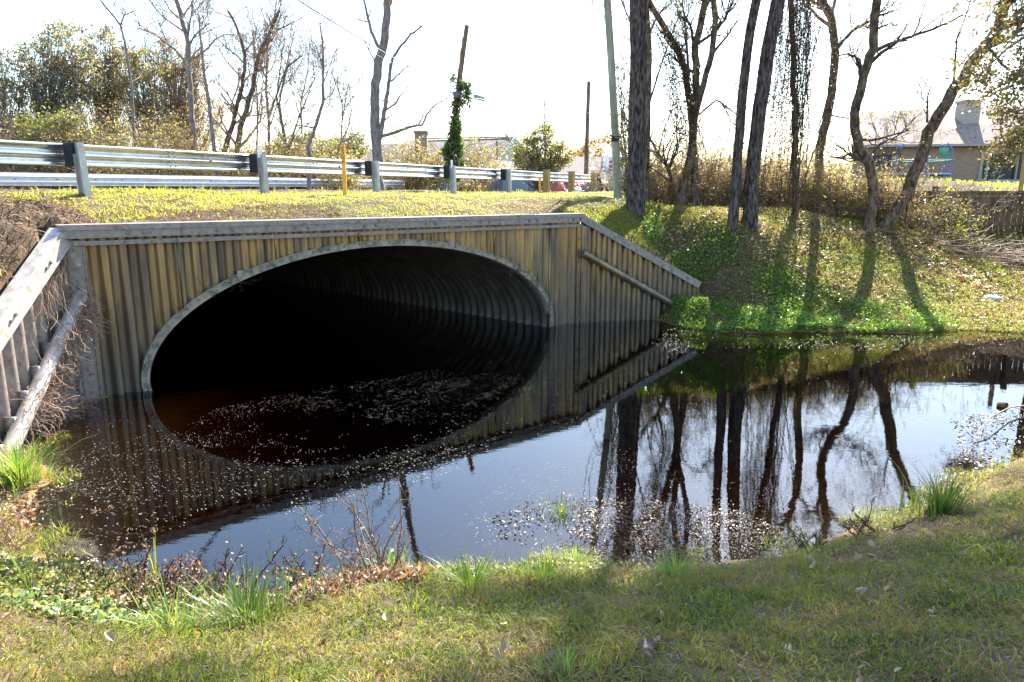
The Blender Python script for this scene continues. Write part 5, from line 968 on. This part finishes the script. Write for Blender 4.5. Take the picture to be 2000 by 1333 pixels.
q = scatter(rng, 5200, -4, 6, 1.8, 6); q = vis(q[q[:, 2] > .03]); q = q[inside(q[:, 0], q[:, 1], NEAR_LAND)]; q = q[rng.uniform(size=len(q)) < .10]; g.leaves6(q+A3(0, 0, .03), .06, rng, 0, flat=.55, asp=.5); tag(build('fallen_leaves', g, M['litter']), kind='stuff')
p = scatter(rng, 240000, -5.2, 9, 3.2, 9.5); p = p[(p[:, 2] > -.035) & (p[:, 2] < .16) & inside(p[:, 0], p[:, 1], NEAR_LAND) | (np.abs(p[:, 2]+.015) < .02)]; p = p[rng.uniform(size=len(p)) < np.clip(2.4*vnoise(p[:, 0]*2.3, p[:, 1]*2.3, 71)-.8, 0, 1)]; p[:, 2] = np.maximum(p[:, 2], -.02)
g = Geo(); g.blades(p, .11*(.4+vnoise(p[:, 0]*3, p[:, 1]*3, 72)), .005, 1.0, rng); tag(build('shore_grass', g, M['bankgrass']), kind='stuff')
pq = scatter(rng, 60000, -13, -5.4, 2.6, 9.6); pq = pq[(pq[:, 2] > .1) & (pq[:, 1] < 8.2+.3*(-5.7-pq[:, 0]))]; pq = pq[~((pq[:, 0] > -6.2) & (pq[:, 1] < 9.2) & (pq[:, 1] > 5.8))]; g = Geo(); g.blades(pq, .10, .009, 1.1, rng); tag(build('slope_grass', g, M['bankgrass']), kind='stuff')
p = scatter(rng, 60000, -5.2, 9, 3.2, 9.5); p = p[(p[:, 2] > -.02) & (p[:, 2] < .10)]; p = p[rng.uniform(size=len(p)) < np.clip(2*vnoise(p[:, 0]*1.9, p[:, 1]*1.9, 73)-.7, 0, 1)]; p[:, 2] = np.maximum(p[:, 2], .004)+.012; g = Geo(); g.leaves6(p, .032, rng, 0, flat=.6, asp=.5); tag(build('shore_litter', g, M['wetlitter']), kind='stuff')
sv = rng.uniform(0, 4.2, 9000); bv = rng.uniform(.12, 1.3, 9000); p = A+D0*sv[:, None]+N0*bv[:, None]; p[:, 2] = zt(p[:, 0], p[:, 1])+.01; p = p[vnoise(p[:, 0]*2, p[:, 1]*2, 74) > .35]; g = Geo(); g.leaves(p, .09, rng, 0, flat=.5, asp=.08); tag(build('dry_root_cover', g, M['dryroot']), kind='stuff')
# dry roots and thatch on the eroded corner
rng = R(203); p = scatter(rng, 9000, -9.5, -4.4, 7, 11.2); d_ = np.hypot((p[:, 0]+6.8)/1.9, (p[:, 1]-8.9)/1.5); p = p[(d_ < 1.1) & (p[:, 2] > 1)]; g = Geo()
for q in p[:4200]: g.path(wig(rng, q+A3(0, 0, -.02), A3(rng.normal(), rng.normal(), .9), rng.uniform(.08, .26), 4, .45, -.3), .0048, 3)
tag(build('dry_root_cover', g, M['dryroot']), kind='stuff'); g = Geo(); q = p[vnoise(p[:, 0]*2.5, p[:, 1]*2.5, 64) > .58]; g.blades(q, .13, .009, 1.2, rng); tag(build('corner_grass', g, M['verge']), kind='stuff')

# ------------------------------------------------------------------ clumps, weeds and debris on the near shore
def clump(label, x, y, hgt, wid, n, m, seed, lean=.55, bw=.007, z=None, name='grass_clump', cat='grass clump', group=None):
    rng = R(seed); b = pz(x, y, 0)
    for _ in range(6): zz = zt1(b[0], b[1]); b = pz(x, y, max(zz, 0))
    zz = max(zt1(b[0], b[1]), -.04) if z is None else z; c_ = A3(b[0], b[1], zz); r = np.abs(rng.normal(size=n))*wid*.28; a = rng.uniform(0, 6.28, n); g = Geo()
    for k in range(n):
        p = c_+A3(r[k]*math.cos(a[k]), r[k]*math.sin(a[k]), -.02); L = hgt*rng.uniform(.55, 1.1); out = A3(math.cos(a[k]), math.sin(a[k]), 0)*lean*rng.uniform(.1, 1)+rng.normal(size=3)*.12*A3(1, 1, 0)
        t = np.linspace(0, 1, 5)[:, None]; C_ = p+A3(0, 0, 1)*L*(t-.35*lean*t**3*np.linalg.norm(out))+out*L*t**1.7; w = bw*(1-t**1.5)+.0006; s_ = nrm(np.cross(out+A3(.01, 0, 0), A3(0, 0, 1)))
        v = np.stack([C_-s_*w/2, C_+s_*w/2], 1).reshape(-1, 3); g.add(v, [[2*i, 2*i+1, 2*i+3, 2*i+2] for i in range(4)])
    g.leaves(c_+rng.normal(size=(30, 3))*A3(wid*.3, wid*.3, .01), .06, rng, 1, flat=.5)
    o = build(name, g, [m, M['straw']], loc=c_); return tag(o, label, cat, group)
clump('long arching grass clump at the foot of the left wing wall', 42, 945, .50, .40, 260, M['clump'], 301, 1.0, .010)
clump('wide dense dark green rush clump on the near shore at left', 485, 1226, .24, .80, 560, M['dclump'], 302, .9, .008)
clump('sparse pale grass sprout just left of the wide rush clump', 335, 1235, .30, .35, 60, M['clump'], 303, 1.0, .010)
clump('bright light green grass clump at the water edge in the middle', 920, 1160, .26, .30, 90, M['clump'], 304, .9, .013)
clump('small grass clump on a muddy hummock standing in the water', 1097, 1000, .20, .28, 120, M['dclump'], 305, .8, .007)
clump('yellow green low grass tuft on the shore below the muddy hummock', 1065, 1140, .15, .40, 260, M['clump'], 306, .7, .008)
clump('small upright grass tuft right next to the yellow green low tuft', 1122, 1112, .20, .14, 120, M['clump'], 307, .5, .007)
clump('round bright green grass tuft at the sparkling shallow water', 1316, 1132, .17, .26, 260, M['clump'], 308, .8, .007)
clump('large dark rush clump at the water edge on the right', 1838, 1008, .40, .34, 200, M['dclump'], 309, .8, .010)
clump('thin dark rush sprouts just left of the large dark rush clump', 1770, 1000, .34, .25, 26, M['dclump'], 310, .6, .009)
clump('yellow green spiky grass tuft among dead leaves on the near shore', 768, 1125, .26, .22, 90, M['clump'], 311, .7, .009)
clump('fine feathery green tuft between the dead leaves and the bright clump', 836, 1150, .17, .24, 170, M['clump'], 312, .7, .005)
clump('tall thin grass sprout growing from the weeds at the left shore', 58, 1165, .42, .06, 12, M['dclump'], 313, .25, .012)
clump('two upright thin reeds standing in the shallow water at left', 302, 1120, .38, .05, 7, M['clump'], 314, .35, .010)
clump('low grass tuft in the lawn below the bright light green clump', 1105, 1325, .10, .30, 160, M['clump'], 315, .9, .006)
clump('small green sprouts in the shallow water at the right edge', 1955, 915, .12, .5, 40, M['clump'], 316, .9, .014)
rng = R(320)
def weed(label, x, y, hgt, seed, n=9, spread=.8, leaf=None, nl=40, m=None):
    rng = R(seed); n = int(n*1.5); nl = int(nl*1.4); b = pz(x, y, 0)
    for _ in range(6): b = pz(x, y, max(zt1(b[0], b[1]), 0))
    z = zt1(b[0], b[1]); o = thing('dead_weed', (b[0], b[1], z), label, 'weed'); g = Geo(); tips = []
    for k in range(n):
        P = wig(rng, A3(b[0]+rng.normal()*.08, b[1]+rng.normal()*.06, z-.03), A3(rng.normal()*spread, rng.normal()*spread*.5, 1), hgt*1.3*rng.uniform(.5, 1.1), 7, .16, .02); r = np.linspace(.008, .003, 8); g.path(P, r, 4); tips.append(P); sprout(g, rng, P, r, 6, hgt*.36, 1, .2, 0, tips, .03, rmin=.0022, wob=.3, ang=.8)
    build('stems', g, m or M['twig'], o); g = Geo(); g.leaves(tipleaves(rng, tips, nl, .008), .028, rng, 0); build('leaves', g, leaf or M['litter'], o)
weed('tall dead weed with long bare curving stems, in the middle of the near shore', 745, 1140, .50, 321, 11, .85, nl=40, m=mnoise('dead_stem_brown', [(.3, (.09, .06, .04)), (.7, (.24, .17, .12))], 9, rough=.8, bs=0))
weed('dark tangled dead weed left of the tall one, over the water edge', 445, 1183, .34, 322, 12, 1.0, nl=140, m=M['darktwig'])
weed('brown tangled weed above the sparse pale sprout', 330, 1193, .30, 323, 12, 1.2, nl=150, m=M['darktwig'])
weed('low tangled weed near the left edge of the near shore', 170, 1165, .26, 324, 12, 1.3, leaf=M['midgreen'], nl=240, m=M['darktwig'])
weed('dark stemmed weed between the wide rush clump and the tall dead weed', 590, 1150, .26, 325, 10, 1.1, nl=160, m=M['darktwig'])
weed('dark twiggy weed lying over the water left of the large dark rush clump', 1700, 1045, .24, 326, 7, 1.2, nl=60, m=M['darktwig'])
weed('small dark leafy weed standing in the shallow water right of the bright tuft', 1590, 1075, .16, 327, 10, 1.2, leaf=M['midgreen'], nl=160, m=M['darktwig'])
weed('dark dense dead weed just below the two upright reeds', 270, 1158, .30, 329, 14, 1.2, nl=170, m=M['darktwig'])
weed('dark matted weed at the water edge right of the two upright reeds', 380, 1168, .28, 330, 14, 1.3, nl=200, m=M['darktwig'])
weed('fine brown weed standing in front of the leaf pile', 660, 1175, .22, 331, 9, 1.0, nl=80)
weed('brown weed stems mixed into the wet debris near the round bright tuft', 1250, 1065, .14, 332, 14, 1.4, nl=120, m=M['darktwig'])
weed('brown broken stems in the wet debris above the round bright tuft', 1380, 1035, .14, 333, 12, 1.5, nl=120, m=M['darktwig'])
weed('weed at the very left edge below the arching grass clump', 15, 1075, .30, 328, 10, .9, nl=150)
# leafy mat, leaf piles and wet debris
def carpet(name, poly_px, n, m, size, seed, zoff=(0, .06), flat=.4, asp=.8, z=None):
    rng = R(seed); P = np.array([pz(x, y, z if z is not None else .15)[:2] for x, y in poly_px]); lo, hi = P.min(0), P.max(0); x = rng.uniform(lo[0], hi[0], n*3); y = rng.uniform(lo[1], hi[1], n*3); k = inside(x, y, P); x, y = x[k][:n], y[k][:n]
    zz = np.maximum(zt(x, y), 0) if z is None else np.full(len(x), z); keep = vnoise(x*5, y*5, seed)+rng.uniform(-.3, .3, len(x)) > .42; p = np.stack([x, y, zz+rng.uniform(zoff[0], zoff[1], len(x))], 1)[keep]
    g = Geo(); g.leaves6(p, size, rng, 0, flat=flat, asp=asp); return tag(build(name, g, m), kind='stuff')
carpet('broadleaf_cover', [(-60, 1225), (300, 1215), (520, 1265), (500, 1310), (250, 1290), (-60, 1290)], 1700, M['broad'], .036, 341, (.02, .07))
carpet('shore_weeds', [(-60, 1090), (120, 1110), (300, 1120), (440, 1150), (560, 1190), (560, 1230), (300, 1235), (-60, 1235)], 6500, M['midgreen'], .028, 342, (.0, .13))
carpet('shore_litter', [(-60, 1080), (120, 1100), (330, 1120), (560, 1190), (540, 1235), (-60, 1240)], 6000, M['litter'], .034, 343, (.0, .09))
carpet('leaf_pile', [(560, 1190), (600, 1130), (680, 1105), (790, 1115), (860, 1150), (820, 1210), (640, 1215)], 5200, M['litter'], .05, 344, (.0, .10), .3, .6)
carpet('shore_weeds', [(560, 1160), (640, 1105), (780, 1100), (1000, 1110), (1250, 1105), (1300, 1130), (1000, 1165), (800, 1190), (600, 1190)], 4200, M['midgreen'], .024, 345, (.0, .08))
carpet('wet_debris', [(1110, 1110), (1120, 1000), (1200, 975), (1400, 990), (1540, 1035), (1560, 1090), (1400, 1115), (1200, 1125)], 4200, M['wetlitter'], .02, 346, (.0, .025), .75, .5, .004)
carpet('wet_debris', [(950, 1010), (1110, 960), (1200, 985), (1130, 1060), (1060, 1080), (980, 1050)], 420, M['wetlitter'], .028, 347, (.0, .02), .8, .5, .004)
carpet('wet_debris', [(1860, 820), (2100, 780), (2100, 930), (1960, 915), (1880, 930)], 1800, M['wetlitter'], .03, 348, (.0, .03), .75, .5, .004)
carpet('wet_debris', [(60, 960), (200, 930), (300, 1000), (330, 1060), (200, 1110), (60, 1060)], 700, M['wetlitter'], .03, 349, (.0, .012), .85, .4, .004)
carpet('shore_weeds', [(-30, 930), (70, 950), (60, 1010), (40, 1090), (-60, 1090)], 1500, M['litter'], .035, 350, (.0, .05))
# pale floating flecks: drifting scum and glints
rng = R(360); g = Geo()
def flecks(poly_px, n, s0, s1, ang, jit, el, thr=.45, fs_=1.4):
    P = np.array([pz(x, y, 0)[:2] for x, y in poly_px]); lo, hi = P.min(0), P.max(0); x = rng.uniform(lo[0], hi[0], n*5); y = rng.uniform(lo[1], hi[1], n*5); k = inside(x, y, P); x, y = x[k][:int(n*1.7)], y[k][:int(n*1.7)]; k = (.6*vnoise(x*fs_, y*fs_*1.6, 41)+.4*vnoise(x*5.3+y*2, y*7.1-x*2, 42))+rng.uniform(-.16, .16, len(x)) > thr; x, y = x[k], y[k]; N = len(x); s0, s1 = s0*.30, s1*.36
    a = ang+rng.normal(size=N)*jit; L = rng.uniform(s0, s1, N); w = L/el; dx, dy = np.cos(a), np.sin(a); z = np.full(N, .004)
    v = np.stack([np.stack([x-dx*L/2, y-dy*L/2, z], 1), np.stack([x+dy*w/2, y-dx*w/2, z+.002], 1), np.stack([x+dx*L/2, y+dy*L/2, z], 1), np.stack([x-dy*w/2, y+dx*w/2, z+.002], 1)], 1); g.add(v.reshape(-1, 3), np.arange(N*4).reshape(-1, 4))
flecks([(330, 850), (420, 800), (600, 760), (800, 730), (960, 705), (1050, 700), (1030, 740), (800, 850), (600, 890), (420, 880)], 3600, .006, .034, .3, .6, 2.6, .52)
flecks([(170, 800), (330, 840), (560, 900), (900, 870), (1000, 850), (900, 920), (600, 1000), (300, 1040), (150, 960)], 1700, .014, .09, -.45, .3, 8, .48)
flecks([(700, 850), (1000, 760), (1350, 640), (1360, 690), (1150, 830), (1000, 880), (760, 930)], 1900, .008, .04, .5, .5, 3, .5)
flecks([(1290, 640), (1700, 655), (2000, 660), (2000, 680), (1500, 690), (1300, 690)], 900, .03, .09, 0, 1, 1.6, .52)
flecks([(1000, 900), (1500, 850), (1500, 1000), (1150, 1080), (850, 1060)], 1500, .008, .04, .35, .4, 4, .5)
flecks([(1110, 1110), (1120, 1000), (1250, 975), (1450, 1000), (1540, 1040), (1560, 1090), (1400, 1115)], 2200, .006, .024, 0, 2, 1.5, .4)  # pale flecks painted in as the sun sparkles on the wet debris
flecks([(900, 1010), (1100, 980), (1110, 1110), (950, 1100)], 260, .01, .03, 0, 2, 1.5, .5)
flecks([(560, 980), (900, 900), (1000, 900), (800, 1080), (500, 1100)], 160, .008, .03, .3, .6, 2.5, .5)
tag(build('flecks_and_glints', g, M['fleck']), kind='stuff')
# dry roots hanging on the left wing brace
rng = R(370); q0 = A+DL*.02+up*1.40-NL*.16; q1 = A+DL*2.4+up*-.42-NL*.16; rt_ = thing('dry_vine_mat', q0+(q1-q0)*.2, 'tangled dry tan vines draped over the brace of the left wing wall', 'dead vines'); g = Geo()
for k in range(950):
    f = abs(rng.normal())*.28; p = q0+(q1-q0)*min(f, .8)-NL*rng.uniform(-.04, .2)+up*rng.uniform(-.25, .12)+DL*rng.normal()*.06; g.path(wig(rng, p, A3(rng.normal()*.5, rng.normal()*.5, rng.normal()*.6-.5), rng.uniform(.1, .38), 6, .45, -.14), rng.uniform(.0016, .0035), 3)
for k in range(110): 
    f = rng.uniform(0, .45); p = A+DL*(.1+f*1.6)+up*(1.95-f*1.15)-NL*rng.uniform(.05, .16); g.path(wig(rng, p, A3(rng.normal()*.15, rng.normal()*.2, -1), rng.uniform(.25, .8), 8, .22, -.05), .0022, 3)
for k in range(420):
    p = A+DL*rng.uniform(.4, 1.5)+up*rng.uniform(.0, .55)-NL*rng.uniform(.08, .38); g.path(wig(rng, p, A3(rng.normal()*.6, rng.normal()*.5, rng.normal()*.5), rng.uniform(.1, .3), 5, .5, -.08), .0024, 3)
build('stems', g, mleaf('tan_dry_vines', G((.22, .13, .08), (.36, .23, .15), (.48, .34, .24)), .1, .8, .2), rt_)
# small vines on the arch rim
for k, (x, y, lab) in enumerate([(448, 552, 'small dark dry vine trailing on the left shoulder of the arch rim'), (355, 606, 'tiny green tuft growing on the lower left of the arch rim'), (1005, 530, 'little green sprig on the right shoulder of the arch rim'), (1040, 552, 'small green sprig lowest on the right side of the arch rim')]):
    r_ = ray(x, y); o_ = A3(0, 0, H); p = o_+r_*np.dot(A-o_, N0)/np.dot(r_, N0)+FN*.07; v = thing('rim_vine', p, lab, 'vine'); rng = R(380+k); g = Geo(); big = (k == 0); T = []
    for j in range(22 if big else 9): W = wig(rng, p+D0*rng.normal()*(.16 if big else .04), A3(rng.normal(), rng.normal()*.3, rng.normal() if big else abs(rng.normal())), .22 if big else (.10 if k < 2 else .16), 5, .5); g.path(W, .0022, 3); T.append(W)
    build('stems', g, M['darktwig'], v); g = Geo(); g.leaves(tipleaves(rng, T, 40 if big else 60, .012), .02, rng); build('leaves', g, M['dryvine'] if big else M['ivy'], v)
rng = R(390); g = Geo(); T = []
for x, y0_, y1_ in ((1003, 485, 535), (998, 500, 540), (1036, 505, 560)):
    r_ = ray(x, y0_); p = A3(0, 0, H)+r_*np.dot(A-A3(0, 0, H), N0)/np.dot(r_, N0)+FN*.05; r_ = ray(x-4, y1_); q = A3(0, 0, H)+r_*np.dot(A-A3(0, 0, H), N0)/np.dot(r_, N0)+FN*.05; W = resample(np.array([q, (p+q)/2+D0*.02, p]), 8)+rng.normal(size=(8, 3))*.008; g.path(W, .003, 3); T.append(W)
g.leaves(tipleaves(rng, T, 30, .01), .025, rng, 1); tag(build('climbing_plant', g, [M['twig'], M['dryvine']], loc=p), 'thin dry stems climbing the headwall above the right shoulder of the arch', 'plant')

# driftwood, board, pale rock, curled bark
p = pz(165, 1107, .03); g = Geo(); g.beam(pz(118, 1116, .03), pz(192, 1096, .04), .06, .03); g.beam(pz(120, 1112, .055), pz(188, 1096, .062), .03, .02); tag(build('driftwood_board', g, M['newwood'] if 0 else mnoise('bleached_wood', [(.3, (.30, .24, .17)), (.7, (.5, .43, .33))], 9, (4, 4, .6)), loc=p, smooth=False), 'pale broken board lying at the left water edge', 'board')
p = py(1935, 603, 15.6); z = zt1(p[0], p[1]); g = Geo(); u_, v_ = np.meshgrid(np.linspace(0, 2*np.pi, 17), np.linspace(.01, np.pi/1.9, 7)); rr = 1+.35*(vnoise(u_*2, v_*3, 9)-.5); V = np.stack([p[0]+.19*rr*np.cos(u_)*np.sin(v_), p[1]+.13*rr*np.sin(u_)*np.sin(v_), z+.09*rr*np.cos(v_)], -1).reshape(-1, 3); i = np.arange(6)[:, None]*17+np.arange(16)[None]; g.add(V, np.stack([i, i+17, i+18, i+1], -1).reshape(-1, 4)); tag(build('pale_rock', g, mnoise('pale_stone', [(.3, (.4, .37, .33)), (.7, (.62, .58, .54))], 9), loc=(p[0], p[1], z)), 'pale flat rock lying on the right bank below the fence', 'rock')
p = pz(1958, 795, .0); g = Geo(); a = np.linspace(-.3, 3.6, 12); n = 12; ctr = p+A3(0, 0, .015); dirv = nrm(A3(.5, -.85, .15)); s1 = nrm(np.cross(dirv, A3(0, 0, 1))); s2 = np.cross(s1, dirv)
V = [ctr+dirv*l+(s1*math.cos(q)+s2*math.sin(q))*.045*(1+.1*l) for l in (-.05, 0, .05) for q in a]; V += [ctr+dirv*l+(s1*math.cos(q)+s2*math.sin(q))*.036 for l in (-.05, 0, .05) for q in a]
fs_ = [[k*n+i, k*n+i+1, (k+1)*n+i+1, (k+1)*n+i] for k in (0, 1) for i in range(n-1)]+[[3*n+k*n+i, 3*n+(k+1)*n+i, 3*n+(k+1)*n+i+1, 3*n+k*n+i+1] for k in (0, 1) for i in range(n-1)]+[[i, 3*n+i, 3*n+i+1, i+1] for i in range(n-1)]+[[2*n+i, 2*n+i+1, 5*n+i+1, 5*n+i] for i in range(n-1)]; g.add(V, fs_); tag(build('curled_bark', g, M['bark'], loc=p), 'curled piece of bark floating near the right edge', 'bark')
rng = R(395); P = np.array([pz(1905, 850, .05), pz(1935, 815, .14), pz(1975, 795, .10), pz(2040, 790, .05)]); g = Geo(); g.path(resample(P, 12), np.linspace(.006, .012, 12), 6); g.path(wig(rng, P[1], A3(-.3, .2, .4), .25, 4, .3), .004, 4); g.path(wig(rng, P[2], A3(.1, -.6, .3), .3, 4, .3), .004, 4); tag(build('fallen_branch', g, M['twig'], loc=P[0]), 'thin pale branch arching out of the water beside the curled bark', 'branch')
p = pz(1268, 1290, .0); 
for k, (x, y, s_, lab) in enumerate([(1262, 1288, .085, 'dark brown dead leaf lying on the lawn in the foreground'), (655, 1180, .07, 'orange dead leaf at the left end of the leaf pile'), (1325, 1060, .06, 'orange red leaf caught in the wet debris')]):
    b = pz(x, y, 0)
    for _ in range(6): b = pz(x, y, max(zt1(b[0], b[1]), 0))
    z = max(zt1(b[0], b[1]), 0)+.035; t = np.linspace(0, 1, 7); wv = np.sin(np.pi*t)**.8*s_*.35; cv = .02*np.sin(t*3); V = []
    for i_, tt in enumerate(t): V += [(b[0]+(tt-.5)*s_, b[1]-wv[i_], z+cv[i_]+.012), (b[0]+(tt-.5)*s_, b[1], z+cv[i_]), (b[0]+(tt-.5)*s_, b[1]+wv[i_], z+cv[i_]+.014)]
    g = Geo(); g.add(V, [[3*i+j, 3*i+j+1, 3*i+j+4, 3*i+j+3] for i in range(6) for j in (0, 1)]); g.path([(b[0]-s_*.5, b[1], z), (b[0]-s_*.75, b[1]+.01, z+.01)], .0015, 4)
    tag(build('dead_leaf', g, mnoise('leaf_brown_%s' % 'abc'[k], [(.3, (.05, .025, .015)), (.7, (.12, .05, .03))] if k == 0 else [(.3, (.4, .12, .02)), (.7, (.6, .25, .05))], 30, rough=.5), loc=b), lab, 'leaf')
print('verts', sum(len(o.data.vertices) for o in bpy.data.objects if o.type == 'MESH'))
